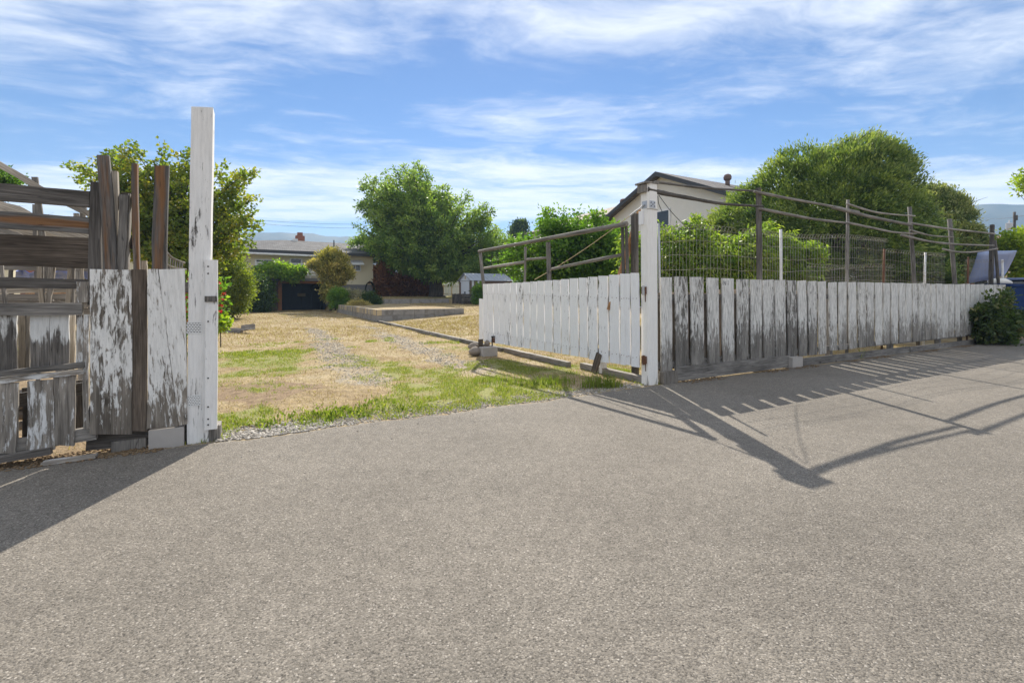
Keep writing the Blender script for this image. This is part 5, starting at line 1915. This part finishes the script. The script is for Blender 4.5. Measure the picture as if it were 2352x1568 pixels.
for k, (ua, va, ub, vb, Y) in enumerate(((2250, 500, 2420, 480, 45), (2270, 540, 2420, 545, 45), (2270, 530, 2420, 533, 45))):
    o = MB()
    pa, pb_ = at_Y(ua, va, Y + 40), at_Y(ub, vb, Y)
    o.tube([pa.lerp(pb_, i / 8) - UPV * 0.5 * math.sin(math.pi * i / 8) for i in range(9)], 0.02, 4, cap=False)
    o = o.build('power_line', M['black'])
    tag(o, ['topmost black power line at the utility pole', 'lowest black power line at the utility pole', 'middle black power line at the utility pole'][k], 'power line', 'lines at the utility pole')
for k, (va, vb) in enumerate(((503, 515), (511, 524), (552, 566))):
    o = MB()
    pa, pb_ = at_Y(560, va, 75), at_Y(860, vb, 90)
    o.tube([pa.lerp(pb_, i / 10) - UPV * 0.3 * math.sin(math.pi * i / 10) for i in range(11)], 0.02, 4, cap=False)
    o = o.build('power_line', M['black'])
    tag(o, ['highest thin power line in the sky behind the house roof', 'middle thin power line in the sky behind the house roof', 'lowest thin power line just above the house roof'][k], 'power line', 'lines behind the house')

# ------------------------------------------------------------------ vegetation
def inside(poly, x, y):
    px_, py_ = np.array(poly, float).T
    r = np.zeros(len(x), bool)
    j = len(px_) - 1
    for i in range(len(px_)):
        cond = ((py_[i] > y) != (py_[j] > y)) & (x < (px_[j] - px_[i]) * (y - py_[i]) / (py_[j] - py_[i] + 1e-9) + px_[i])
        r ^= cond
        j = i
    return r


def edge_dist(poly, x, y):
    P_ = np.array(poly, float)
    d = np.full(len(x), 1e9)
    for i in range(len(P_)):
        a, b2 = P_[i - 1], P_[i]
        ab = b2 - a
        t = np.clip(((x - a[0]) * ab[0] + (y - a[1]) * ab[1]) / (ab @ ab + 1e-9), 0, 1)
        d = np.minimum(d, np.hypot(x - a[0] - t * ab[0], y - a[1] - t * ab[1]))
    return d


def crown_points(poly, Y0, depth, n, shell=0.55, carve=0.0, cscale=0.9, extra_front=0.0):
    """cluster centres filling a rounded volume whose outline is poly at distance Y0"""
    P_ = np.array(poly, float)
    lo, hi = P_.min(0), P_.max(0)
    out = []
    dm = None
    hc_ = np.array([((lo[0] + hi[0]) / 2 - CU) / FPX, 1.0])
    hc_ = hc_ / np.linalg.norm(hc_)
    got = 0
    while got < n:
        k = n * 4
        u = rng.uniform(lo[0], hi[0], k)
        v = rng.uniform(lo[1], hi[1], k)
        ok = inside(P_, u, v)
        u, v = u[ok], v[ok]
        d = edge_dist(P_, u, v)
        if dm is None:
            dm = d.max()
        f = np.clip(d / (dm * 0.8), 0, 1)
        half = depth * np.sqrt(1 - (1 - f) ** 2)
        r = rng.uniform(-1, 1, len(u))
        r = np.sign(r) * np.abs(r) ** shell
        dy = r * half
        p = np.stack([(u - CU) / FPX * Y0 + hc_[0] * dy, Y0 + hc_[1] * dy, EYE - (v - HV) / FPX * Y0], -1)
        if carve > 0:
            nz_ = 0.65 * vnoise3(p * cscale + 5.3) + 0.35 * vnoise3(p * cscale * 2.7 + 1.1)
            p = p[nz_ > carve]
        out.append(p)
        got += len(p)
    p = np.concatenate(out)[:n]
    centre = np.array([((lo[0] + hi[0]) / 2 - CU) / FPX * Y0, Y0, EYE - ((lo[1] + hi[1]) / 2 - HV) / FPX * Y0])
    return p, centre


def leaf_mesh(name, pos, axis, L, Wd, tint, mat, parent=None, fold=0.25, origin=(0, 0, 0), curl=0.0):
    n = len(pos)
    axis = axis / (np.linalg.norm(axis, axis=1, keepdims=True) + 1e-9)
    ref = rng.normal(size=(n, 3))
    side = np.cross(axis, ref)
    side /= (np.linalg.norm(side, axis=1, keepdims=True) + 1e-9)
    nrm = np.cross(axis, side)
    L = np.broadcast_to(L, n)[:, None]
    Wd = np.broadcast_to(Wd, n)[:, None]
    v0 = pos
    v1 = pos + axis * L * 0.42 + side * Wd * 0.5 + nrm * Wd * fold
    v2 = pos + axis * L - nrm * L * curl
    v3 = pos + axis * L * 0.42 - side * Wd * 0.5 + nrm * Wd * fold
    V = np.stack([v0, v1, v2, v3], 1).reshape(-1, 3)
    k = np.arange(n)[:, None] * 4
    F = np.concatenate([k + np.array([[0, 1, 2]]), k + np.array([[0, 2, 3]])], 0)
    return fast_mesh(name, V, F, mat, parent, origin, tint=np.clip(np.tile(tint, 2), 0, 1))


def foliage(name, clusters, centre, per, spread, L, Wd, mat, parent, mode='leaf', origin=(0, 0, 0), tint_mu=0.45, tint_sd=0.18, fold=0.25, flat=0.75, curl=0.0):
    nc = len(clusters)
    cidx = np.repeat(np.arange(nc), np.broadcast_to(per, nc))
    n = len(cidx)
    spread = np.broadcast_to(spread, nc)[cidx][:, None]
    off = rng.normal(0, 1, (n, 3)) * spread
    off[:, 2] *= flat
    pos = clusters[cidx] + off
    outw = clusters - centre
    outw /= (np.linalg.norm(outw, axis=1, keepdims=True) + 1e-6)
    if mode == 'leaf':
        ax = rng.normal(0, 1, (n, 3)) * 0.8 + outw[cidx] * 0.6 + off / (spread * 1.5)
        ax[:, 2] -= 0.25
    elif mode == 'droop':
        ax = rng.normal(0, 1, (n, 3)) * 0.55 + outw[cidx] * 0.5
        ax[:, 2] -= 0.75
    elif mode == 'spray':
        cd = outw * 0.8 + rng.normal(0, 0.35, (nc, 3))
        cd[:, 2] += 0.55
        ax = cd[cidx] + rng.normal(0, 0.42, (n, 3))
    tint = tint_mu + rng.normal(0, tint_sd, n) * 0.6 + (rng.normal(0, tint_sd, nc))[cidx]
    if mode == 'spray':
        tint = tint + 0.22 * np.clip((off * cd[cidx]).sum(1) / (spread[:, 0] * 1.2), -1, 1.5)
    Lr = L * rng.uniform(0.6, 1.25, n)
    return leaf_mesh(name, pos, ax, Lr, Wd * rng.uniform(0.7, 1.2, n), tint, mat, parent, fold, origin, curl)


def trunk_and_limbs(root, base, fork, r0, targets, mat, r_l=0.35, name='trunk', twigs=2):
    mb = MB()
    base, fork = Vector(base), Vector(fork)
    pts = [base - UPV * 0.1] + [base.lerp(fork, f) + Vector((random.uniform(-1, 1), random.uniform(-1, 1), 0)) * r0 * 0.2 for f in (0.08, 0.35, 0.7)] + [fork]
    mb.tube(pts, [r0 * 1.35, r0 * 1.08, r0 * 0.95, r0 * 0.85, r0 * 0.7], 10)
    for q in targets:
        q = Vector(q)
        st_ = base.lerp(fork, random.uniform(0.7, 1.0))
        m1 = st_.lerp(q, 0.4) + Vector((random.uniform(-1, 1), random.uniform(-1, 1), random.uniform(0.0, 1.0))) * (q - st_).length * 0.10
        path = smooth_path([st_, m1, q], 4)
        kk = len(path) - 1
        rr_ = r0 * r_l
        mb.tube(path, [rr_ * (1 - 0.85 * i / kk) for i in range(kk + 1)], 6)
        for _ in range(twigs):
            a = path[random.randint(3, kk - 1)]
            dq = (q - st_).length * 0.28
            bq = a + Vector((random.uniform(-1, 1), random.uniform(-1, 1), random.uniform(-0.3, 0.9))) * dq
            mb.tube([a, a.lerp(bq, 0.5) + UPV * dq * 0.08, bq], [rr_ * 0.35, rr_ * 0.22, rr_ * 0.07], 4)
    return mb.build(name, mat, root, smooth=True)


def g3(a, b2, c):
    return [(0.0, a), (0.5, b2), (1.0, c)]


M['walnut_leaf'] = leafmat('walnut_leaf', g3((0.085, 0.145, 0.038), (0.20, 0.29, 0.068), (0.36, 0.43, 0.11)), 0.48)
M['maple_leaf'] = leafmat('maple_leaf', g3((0.08, 0.12, 0.025), (0.18, 0.235, 0.042), (0.38, 0.33, 0.06)), 0.50)
M['cypress_leaf'] = leafmat('cypress_leaf', g3((0.055, 0.10, 0.03), (0.15, 0.215, 0.06), (0.31, 0.36, 0.105)), 0.34, 0.25)
M['gold_cypress'] = leafmat('gold_cypress', g3((0.06, 0.10, 0.035), (0.17, 0.22, 0.08), (0.42, 0.42, 0.20)), 0.30, 0.25)
M['peach_leaf'] = leafmat('peach_leaf', g3((0.07, 0.135, 0.022), (0.21, 0.30, 0.05), (0.42, 0.46, 0.10)), 0.52)
M['bush_leaf'] = leafmat('bush_leaf', g3((0.048, 0.112, 0.019), (0.120, 0.224, 0.035), (0.240, 0.336, 0.064)), 0.48)
M['vine_leaf'] = leafmat('vine_leaf', g3((0.070, 0.158, 0.021), (0.176, 0.299, 0.039), (0.352, 0.458, 0.070)), 0.5)
M['shrub_leaf'] = leafmat('shrub_leaf', g3((0.080, 0.120, 0.019), (0.192, 0.232, 0.035), (0.368, 0.384, 0.072)), 0.45)
M['gold_leaf'] = leafmat('gold_leaf', g3((0.090, 0.112, 0.030), (0.300, 0.270, 0.075), (0.630, 0.510, 0.180)), 0.3, 0.2)
M['dead_leaf'] = leafmat('dead_leaf', g3((0.096, 0.045, 0.024), (0.240, 0.104, 0.048), (0.416, 0.208, 0.096)), 0.25, 0.1)
M['dark_leaf'] = leafmat('dark_leaf', g3((0.025, 0.051, 0.017), (0.060, 0.102, 0.031), (0.136, 0.187, 0.051)), 0.3, 0.3)
M['bramble_leaf'] = leafmat('bramble_leaf', g3((0.032, 0.056, 0.019), (0.080, 0.120, 0.032), (0.224, 0.192, 0.080)), 0.35, 0.35)
M['lime_leaf'] = leafmat('lime_leaf', g3((0.130, 0.195, 0.019), (0.286, 0.364, 0.039), (0.468, 0.520, 0.078)), 0.5)
M['red_petal'] = leafmat('red_petal', g3((0.350, 0.010, 0.030), (0.500, 0.020, 0.060), (0.600, 0.080, 0.120)), 0.4)
M['sage_leaf'] = leafmat('sage_leaf', g3((0.168, 0.154, 0.084), (0.336, 0.308, 0.196), (0.588, 0.532, 0.378)), 0.25, 0.15)
M['dry_bush'] = leafmat('dry_bush', g3((0.288, 0.228, 0.096), (0.504, 0.408, 0.180), (0.696, 0.588, 0.300)), 0.3, 0.15)


def tree(name, polys, Y0, depth, n, per, spread, L, Wd, mat, label, cat='tree', base=None, fork=None, r0=0.15, limbs=10, carve=0.40, cscale=0.9, mode='leaf', shell=0.55, tint_mu=0.45, tint_sd=0.16, bark='bark', group=None, flat=0.8, twigs=2, curl=0.0, tips=0, tip_len=0.5, branch=0, step=0.16):
    if branch:
        n = branch
    P_, C_ = [], None
    tot = sum(abs(np.ptp(np.array(q, float)[:, 0]) * np.ptp(np.array(q, float)[:, 1])) for q in polys)
    for q in polys:
        ar = abs(np.ptp(np.array(q, float)[:, 0]) * np.ptp(np.array(q, float)[:, 1]))
        p, c = crown_points(q, Y0, depth * min(1.0, math.sqrt(ar / tot) * 1.4), max(6, int(n * ar / tot)), shell, carve, cscale)
        P_.append(p)
        if C_ is None:
            C_ = c
    P_ = np.concatenate(P_)
    base = Vector(base) if base is not None else Vector((C_[0], C_[1], float(P_[:, 2].min()) * 0 + 0.0))
    root = thing(name, base, label, cat, group)
    fork = Vector(fork) if fork is not None else base + UPV * (C_[2] - base.z) * 0.5
    if branch:
        ends = P_
        mb = MB()
        pts = [base - UPV * 0.1] + [base.lerp(fork, f) + Vector((random.uniform(-1, 1), random.uniform(-1, 1), 0)) * r0 * 0.2 for f in (0.08, 0.35, 0.7)] + [fork]
        mb.tube(pts, [r0 * 1.35, r0 * 1.08, r0 * 0.95, r0 * 0.85, r0 * 0.7], 10)
        cl, sp_l, ct_l = [], [], []
        fk = np.array(fork)
        hmax = ends[:, 2].max() - fk[2]
        for q in ends:
            # branches leave the stem higher up when they end higher up
            up_ = np.clip((q[2] - fk[2]) * 0.45, -0.1 * hmax, 0.45 * hmax)
            st_ = fk + np.array([(q[0] - fk[0]) * 0.06, (q[1] - fk[1]) * 0.06, up_ * rng.uniform(0.4, 1.0)])
            Lq = np.linalg.norm(q - st_)
            ctrl = (st_ + q) / 2 + np.array([rng.normal(0, 0.06), rng.normal(0, 0.06), rng.uniform(-0.12, 0.16)]) * Lq
            bz = lambda f: ((1 - f) ** 2)[:, None] * st_ + (2 * f * (1 - f))[:, None] * ctrl + (f ** 2)[:, None] * q
            pth = bz(np.linspace(0, 1, 6))
            rr_ = r0 * 0.22 * (0.4 + min(1.0, Lq / (hmax + 0.5)))
            mb.tube([Vector(x_) for x_ in pth], [rr_ * (1 - 0.88 * i / 5) for i in range(6)], 5, cap=False)
            m_ = max(4, int(Lq / step))
            f = np.clip(0.28 + 0.72 * (np.arange(m_) + rng.random(m_)) / m_, 0, 1)
            side = rng.normal(0, 1, (m_, 3)) * ((1.08 - f) * 0.16 * Lq + 0.04)[:, None]
            side[:, 2] *= 0.6
            cl.append(bz(f) + side)
            sp_l.append(spread * (0.75 + 0.5 * (1 - f)))
            ct_l.append((per * (0.7 + 0.6 * (1 - f))).astype(int))
        mb.tube([fork, fork + UPV * hmax * 0.45], [r0 * 0.6, r0 * 0.2], 8)
        mb.build('trunk', M[bark], root, smooth=True)
        P_, spread, per = np.concatenate(cl), np.concatenate(sp_l), np.concatenate(ct_l)
    else:
        pick = P_[rng.choice(len(P_), min(limbs, len(P_)), replace=False)]
        trunk_and_limbs(root, base, fork, r0, pick, M[bark], twigs=twigs)
    if tips:
        rel = (P_ - C_) / (P_.std(0) + 1e-6)
        score = np.linalg.norm(rel[:, [0, 2]], axis=1) + rng.random(len(P_)) * 0.9
        sel = P_[np.argsort(-score)[:tips]]
        od = sel - C_
        od /= np.linalg.norm(od, axis=1, keepdims=True)
        od = od + rng.normal(0, 0.35, od.shape)
        od[:, 2] += 0.25
        od /= np.linalg.norm(od, axis=1, keepdims=True)
        ln = tip_len * rng.uniform(0.5, 1.3, (len(sel), 1))
        ext = np.concatenate([sel + od * ln * f for f in (0.35, 0.7, 1.0)])
        per = np.concatenate([np.full(len(P_), per), np.repeat([int(per * 0.35), int(per * 0.24), int(per * 0.14)], len(sel))])
        spread = np.concatenate([np.full(len(P_), spread), np.repeat([spread * 0.55, spread * 0.42, spread * 0.3], len(sel))])
        P_ = np.concatenate([P_, ext])
    foliage('crown', P_, C_, per, spread, L, Wd, M[mat], root, mode, tuple(base), tint_mu, tint_sd, flat=flat, curl=curl)
    return root


# walnut in the upper yard
walnut = [(950, 364), (960, 362), (964, 376), (985, 384), (1003, 378), (1014, 388), (1022, 402), (1034, 390), (1042, 394), (1034, 412), (1014, 430), (1010, 440), (1030, 446), (1050, 452), (1064, 436), (1080, 440), (1084, 456), (1104, 470), (1128, 470), (1134, 496), (1124, 512), (1146, 514), (1152, 530), (1140, 545), (1145, 580), (1125, 620), (1080, 640), (1040, 645), (1005, 652), (965, 640), (940, 648), (925, 622), (905, 610), (880, 618), (866, 596), (846, 580), (812, 570), (776, 556), (790, 540), (815, 530), (830, 508), (844, 500), (835, 482), (812, 470), (822, 446), (828, 428), (848, 412), (872, 412), (884, 404), (886, 396), (905, 400), (915, 372), (930, 370), (938, 384)]
wb = at_t(1003, 682, 33)
tree('walnut_tree', [walnut], wb.y, 4.2, 1500, 42, 0.20, 0.25, 0.13, 'walnut_leaf', 'large spreading walnut tree on the terrace beyond the block bed', base=(wb.x, wb.y, 0.95), fork=(wb.x - 0.3, wb.y, 3.0), r0=0.62, limbs=34, carve=0.40, cscale=0.7, shell=0.6, mode='leaf', tint_mu=0.52, tint_sd=0.2, branch=230, step=0.34)
# maple behind the plank fence
maple = [(262, 320), (278, 314), (290, 330), (312, 322), (328, 332), (322, 362), (345, 372), (352, 344), (375, 336), (396, 340), (410, 330), (432, 322), (448, 330), (470, 325), (492, 322), (505, 345), (512, 352), (530, 345), (548, 334), (556, 350), (548, 372), (568, 385), (578, 402), (572, 425), (590, 440), (612, 458), (618, 474), (600, 490), (612, 515), (596, 545), (606, 560), (590, 575), (556, 570), (548, 600), (520, 620), (420, 650), (320, 640), (250, 600), (215, 520), (180, 470), (140, 432), (115, 418), (140, 412), (152, 398), (146, 380), (158, 360), (176, 355), (186, 372), (188, 345), (204, 340), (220, 352), (226, 340), (238, 342), (250, 335)]
tree('maple_tree', [maple], 19.0, 2.1, 1450, 22, 0.11, 0.16, 0.13, 'maple_leaf', 'yellowing maple tree behind the tallest white post', base=(at_Y(400, 700, 19).x, 19.0, 0), fork=at_Y(395, 640, 19), r0=0.20, limbs=40, carve=0.40, cscale=1.1, shell=0.6, tint_mu=0.5, tint_sd=0.2, branch=115, step=0.22)
lowsh = [(500, 590), (530, 580), (556, 600), (572, 635), (576, 665), (566, 690), (550, 715), (525, 728), (500, 726), (492, 640)]
tree('leafy_shrub', [lowsh], 24.0, 1.6, 260, 80, 0.17, 0.12, 0.075, 'shrub_leaf', 'bright yellow-green shrub left of the driveway under the maple', 'shrub', r0=0.06, limbs=10, carve=0.36, cscale=1.5)
# dark creeper shrub at the house corner, with vine over the deck rail
dsh = [(568, 645), (585, 632), (604, 645), (612, 670), (616, 706), (600, 714), (570, 712), (556, 690)]
tree('dark_shrub', [dsh], 33.0, 1.3, 150, 70, 0.24, 0.17, 0.11, 'dark_leaf', 'dark overgrown shrub left of the garage', 'shrub', r0=0.08, limbs=8, carve=0.36, cscale=1.2)
vine = [(585, 622), (602, 610), (622, 608), (640, 602), (658, 609), (675, 615), (690, 617), (696, 612), (698, 622), (690, 632), (676, 640), (668, 648), (656, 640), (640, 632), (622, 628), (605, 632)]
tree('grape_vine', [vine, [(613, 640), (620, 645), (626, 690), (620, 703), (615, 670)]], 35.1, 0.5, 150, 48, 0.15, 0.21, 0.19, 'vine_leaf', 'bright green grape vine climbing over the white deck rail', 'vine', base=(at_Y(622, 710, 35.0).x, 35.0, 0), r0=0.05, limbs=12, carve=0.36, cscale=1.6, tint_mu=0.7)
gold = [(765, 573), (782, 585), (795, 596), (800, 614), (805, 632), (795, 639), (791, 630), (782, 648), (774, 659), (776, 684), (752, 684), (742, 675), (747, 648), (739, 630), (728, 614), (714, 610), (726, 600), (739, 585), (752, 580)]
tree('golden_conifer', [gold], 34.0, 1.4, 260, 80, 0.17, 0.22, 0.08, 'gold_leaf', 'golden feathery conifer in front of the cream house', 'shrub', r0=0.09, limbs=10, carve=0.36, cscale=1.1, mode='spray', tint_mu=0.5, tint_sd=0.2)
ded = [(858, 614), (880, 608), (900, 616), (905, 640), (930, 625), (950, 622), (985, 640), (990, 678), (858, 680)]
tree('dead_hedge', [ded], 41.0, 1.0, 260, 70, 0.28, 0.30, 0.10, 'dead_leaf', 'rust brown dead cedar hedge beside the cream house', 'hedge', base=(at_Y(920, 680, 41).x, 41.0, 0.9), r0=0.10, limbs=12, carve=0.33, cscale=0.9, mode='spray')
for (poly, Y, mt, lab, md) in (
        ([(758, 680), (765, 664), (785, 662), (795, 676), (800, 700), (780, 708), (762, 704)], 31.5, 'bush_leaf', 'small round green rosemary bush below the golden conifer', 'spray'),
        ([(778, 672), (800, 664), (830, 670), (850, 680), (845, 700), (800, 702)], 32.5, 'sage_leaf', 'silvery sage bush on the slope below the house wall', 'leaf'),
        ([(800, 704), (812, 696), (832, 694), (846, 700), (850, 708), (800, 708)], 30.0, 'dry_bush', 'straw yellow dome of dried flowers behind the block bed', 'leaf'),
        ([(835, 676), (855, 674), (872, 690), (868, 704), (842, 704)], 32.0, 'dark_leaf', 'dark grey-green bush beside the garden steps', 'leaf')):
    tree('garden_bush', [poly], Y, 0.7, 90, 70, 0.12, 0.12, 0.05, mt, lab, 'bush', base=(at_Y(poly[0][0] + 12, 700, Y).x, Y, 0.25), r0=0.04, limbs=6, carve=0.25, cscale=2.0, mode=md, group='bushes below the house')
sb_ = [(1090, 660), (1104, 655), (1112, 675), (1110, 695), (1092, 696)]
tree('garden_bush', [sb_], 31.0, 0.5, 70, 60, 0.13, 0.12, 0.08, 'bush_leaf', 'small dark bush against the shed window', 'bush', base=(at_Y(1100, 690, 31).x, 31.0, 0.5), r0=0.04, limbs=5, carve=0.25)
# trees behind the gate
bg1 = [(1140, 600), (1165, 560), (1200, 545), (1232, 520), (1245, 490), (1262, 480), (1275, 500), (1300, 478), (1318, 482), (1335, 505), (1352, 500), (1366, 480), (1378, 500), (1400, 498), (1420, 510), (1440, 490), (1455, 510), (1462, 560), (1450, 620), (1440, 660), (1180, 660), (1165, 640)]
tree('fruit_tree', [bg1], 17.5, 2.0, 1000, 36, 0.13, 0.14, 0.08, 'bush_leaf', 'broad leafy green fruit tree behind the open gate', base=(at_Y(1405, 660, 17.5).x, 17.5, 0.2), fork=at_Y(1390, 610, 17.5), r0=0.16, limbs=26, carve=0.38, cscale=1.0, branch=170, step=0.17)
bg2 = [(1062, 632), (1085, 585), (1115, 545), (1140, 530), (1155, 540), (1180, 560), (1175, 600), (1180, 634), (1140, 640)]
tree('fruit_tree', [bg2], 39.0, 2.0, 240, 75, 0.26, 0.2, 0.10, 'walnut_leaf', 'duller green tree between the walnut and the gate frame', base=(at_Y(1125, 690, 39).x, 39.0, 0.5), r0=0.16, limbs=16, carve=0.42, cscale=0.8)
for k, (u, vt, lab) in enumerate(((1182, 518, 'shortest far dark cypress on the skyline left of the fruit tree'), (1190, 508, 'middle far dark cypress on the skyline left of the fruit tree'), (1202, 505, 'tallest far dark cypress on the skyline left of the fruit tree'))):
    tree('slim_cypress', [[(u - 5, 600), (u - 6, 540), (u - 3, vt + 6), (u, vt), (u + 3, vt + 5), (u + 5, 540), (u + 5, 600)]], 70.0, 0.4, 60, 60, 0.3, 0.45, 0.2, 'dark_leaf', lab, 'tree', base=(at_Y(u, 600, 70).x, 70.0, 0), r0=0.1, limbs=3, carve=0.1, mode='spray', group='far cypresses')
for k, (poly, Y, lab) in enumerate((([(0, 412), (14, 400), (26, 408), (24, 425), (10, 435), (-20, 440), (-40, 410), (-20, 395)], 16.0, 'small branchy tree at the left edge above the rails'),
                                    ([(38, 520), (50, 506), (70, 500), (84, 512), (80, 530), (60, 545), (40, 540)], 24.0, 'distant light green tree seen between the upper left rails'),
                                    ([(150, 545), (175, 530), (215, 520), (230, 560), (200, 590), (160, 590), (140, 570)], 18.0, 'low leafy branch of green seen between the left rails'))):
    tree('background_tree', [poly], Y, 0.9, 60, 60, 0.16, 0.13, 0.09, 'bush_leaf', lab, 'tree', base=(at_Y(poly[2][0], 600, Y).x, Y, 0), r0=0.07, limbs=8, carve=0.3)
# peach behind the picket fence
peach = [(1430, 600), (1440, 560), (1470, 545), (1500, 560), (1520, 530), (1545, 525), (1560, 540), (1578, 525), (1600, 504), (1614, 520), (1622, 540), (1650, 542), (1672, 560), (1690, 548), (1720, 540), (1740, 525), (1760, 520), (1764, 548), (1782, 560), (1786, 600), (1780, 640), (1700, 660), (1600, 670), (1520, 690), (1440, 690)]
peach2 = [(1775, 590), (1785, 560), (1800, 545), (1808, 565), (1830, 545), (1836, 570), (1860, 565), (1876, 572), (1880, 592), (1850, 596), (1884, 622), (1850, 632), (1800, 640)]
tree('peach_tree', [peach, peach2], 13.2, 1.2, 700, 44, 0.12, 0.16, 0.045, 'peach_leaf', 'bright narrow-leaved peach bush behind the picket fence', base=(at_Y(1640, 700, 13.2).x, 13.2, 0.03), r0=0.07, limbs=30, carve=0.44, cscale=1.6, mode='droop', curl=0.25, tint_mu=0.5, tint_sd=0.2, tips=150, tip_len=0.30)
# big cypress and its golden neighbour
cyp = [(1968, 318), (1980, 312), (1992, 322), (2004, 316), (2012, 330), (2028, 338), (2045, 344), (2058, 355), (2070, 350), (2082, 365), (2096, 385), (2104, 410), (2118, 418), (2110, 445), (2120, 470), (2145, 490), (2160, 520), (2172, 560), (2178, 610), (2180, 660), (1650, 670), (1680, 600), (1650, 560), (1632, 520), (1650, 500), (1680, 480), (1690, 450), (1720, 440), (1745, 430), (1758, 400), (1775, 388), (1785, 372), (1800, 365), (1815, 352), (1838, 350), (1855, 345), (1870, 350), (1880, 342), (1905, 345), (1925, 340), (1945, 338), (1950, 325)]
tree('cypress_tree', [cyp], 19.2, 2.9, 1700, 85, 0.17, 0.16, 0.055, 'cypress_leaf', 'huge dense rounded cypress rising behind the picket fence', base=(at_Y(1920, 700, 19.2).x, 19.2, 0.1), fork=at_Y(1940, 560, 19.2), r0=0.30, limbs=30, carve=0.36, cscale=1.2, mode='spray', shell=0.4, tint_mu=0.47, tint_sd=0.22, tips=200, tip_len=0.2)
cyp2 = [(2118, 440), (2135, 432), (2160, 434), (2185, 440), (2192, 458), (2205, 452), (2220, 470), (2232, 490), (2245, 515), (2258, 545), (2262, 580), (2250, 600), (2245, 640), (2225, 660), (2120, 660), (2110, 520)]
tree('cypress_tree', [cyp2], 23.5, 1.9, 700, 80, 0.15, 0.15, 0.06, 'gold_cypress', 'smaller cream-tipped cypress right of the huge cypress', base=(at_Y(2185, 700, 23.5).x, 23.5, 0.1), r0=0.2, limbs=14, carve=0.36, cscale=1.7, mode='spray', shell=0.35, tint_mu=0.55, tint_sd=0.22)
# bramble at the fence end and lime tree past the bin
bram = [(2240, 725), (2256, 712), (2262, 730), (2275, 700), (2292, 695), (2300, 672), (2312, 680), (2308, 705), (2322, 722), (2345, 718), (2350, 735), (2340, 758), (2318, 770), (2270, 776), (2246, 766), (2250, 745)]
bp = at_t(2295, 765, -0.42)
tree('bramble', [bram], bp.y, 0.42, 80, 40, 0.075, 0.12, 0.07, 'bramble_leaf', 'dark bramble bush growing against the far picket fence end', 'bush', base=(bp.x, bp.y, 0.0), r0=0.03, limbs=18, carve=0.48, cscale=2.6, tips=70, tip_len=0.34)
lime = [(2300, 545), (2318, 540), (2340, 532), (2400, 530), (2420, 600), (2380, 640), (2340, 640), (2312, 634), (2330, 620), (2326, 600), (2304, 590), (2318, 575)]
tree('lime_tree', [lime, [(2345, 415), (2360, 400), (2400, 395), (2410, 440), (2360, 432)]], 22.0, 1.2, 150, 60, 0.2, 0.17, 0.11, 'lime_leaf', 'lime green young tree at the right edge past the bin', base=(at_Y(2390, 700, 22).x, 22.0, 0), fork=at_Y(2400, 600, 22), r0=0.12, limbs=12, carve=0.3)
# hollyhocks and nasturtiums by the latch post
for k, (u, v0, Y, lab) in enumerate(((506, 645, 11.0, 'tall leafy hollyhock with red flowers beside the latch post'), (427, 640, 8.0, 'red flowered hollyhock glimpsed left of the tallest post'))):
    root = thing('hollyhock', (at_Y(u, 760, Y).x, Y, 0), lab, 'flower')
    mb = MB()
    pts = [Vector((at_Y(u + 1, 700, Y).x, Y, 0)), at_Y(u, 700, Y), at_Y(u - 1, v0, Y)]
    mb.tube(pts, [0.014, 0.011, 0.006], 6)
    mb.build('stem', M['bark'], root)
    zs = np.linspace(760, v0, 26)
    cl = np.array([at_Y(u + rng.normal(0, 6), z_, Y + rng.normal(0, 0.08)) for z_ in zs])
    lm_ = foliage('leaf_mass', cl, cl.mean(0), 9, 0.05, 0.10, 0.085, M['vine_leaf'], root, 'leaf', (at_Y(u, 760, Y).x, Y, 0))
    lm_['kind'] = 'stuff'
    fl = np.array([at_Y(u + rng.normal(0, 4), z_, Y - 0.08) for z_ in np.linspace(752, v0 + 5, 9)])
    foliage('flower_head', fl, fl.mean(0), 10, 0.018, 0.05, 0.045, M['red_petal'], root, 'leaf', (at_Y(u, 760, Y).x, Y, 0))
nas = np.array([at_Y(506 + rng.normal(0, 5), 745 + rng.normal(0, 6), 11.0 + rng.normal(0, 0.2)) for _ in range(16)])
root = thing('border_plant', (at_Y(506, 780, 11).x, 11.0, 0), 'yellow and orange leaved low plant at the border by the latch post', 'plant')
lm_ = foliage('leaf_mass', nas, nas.mean(0), 14, 0.06, 0.11, 0.10, M['lime_leaf'], root, 'leaf', (at_Y(506, 780, 11).x, 11.0, 0))
lm_['kind'] = 'stuff'
# broad leaved weeds at the lane edge
ss_ = np.concatenate([rng.normal(-4.1, 0.22, 80), rng.normal(-4.8, 0.2, 26), rng.normal(-3.6, 0.3, 24)])
tt_ = np.concatenate([rng.normal(0.25, 0.15, 80), rng.normal(0.30, 0.12, 26), rng.normal(0.45, 0.25, 24)])
ok = tt_ > edge_t(ss_) + 0.03
ss_, tt_ = ss_[ok], tt_[ok]
wz = terrain(ss_, tt_)
wp = np.stack([RP.x + ss_ * DV.x + tt_ * NV.x, RP.y + ss_ * DV.y + tt_ * NV.y, wz + 0.015], -1)
o = foliage('weeds', wp, wp.mean(0) - np.array([0, 0, 1.5]), 8, 0.032, 0.042, 0.02, M['grass'], None, 'spray', (0, 0, 0), tint_mu=0.22)
tag(o, 'bright green broad-leaved weeds along the lane edge near the latch post', 'weeds', kind='stuff')
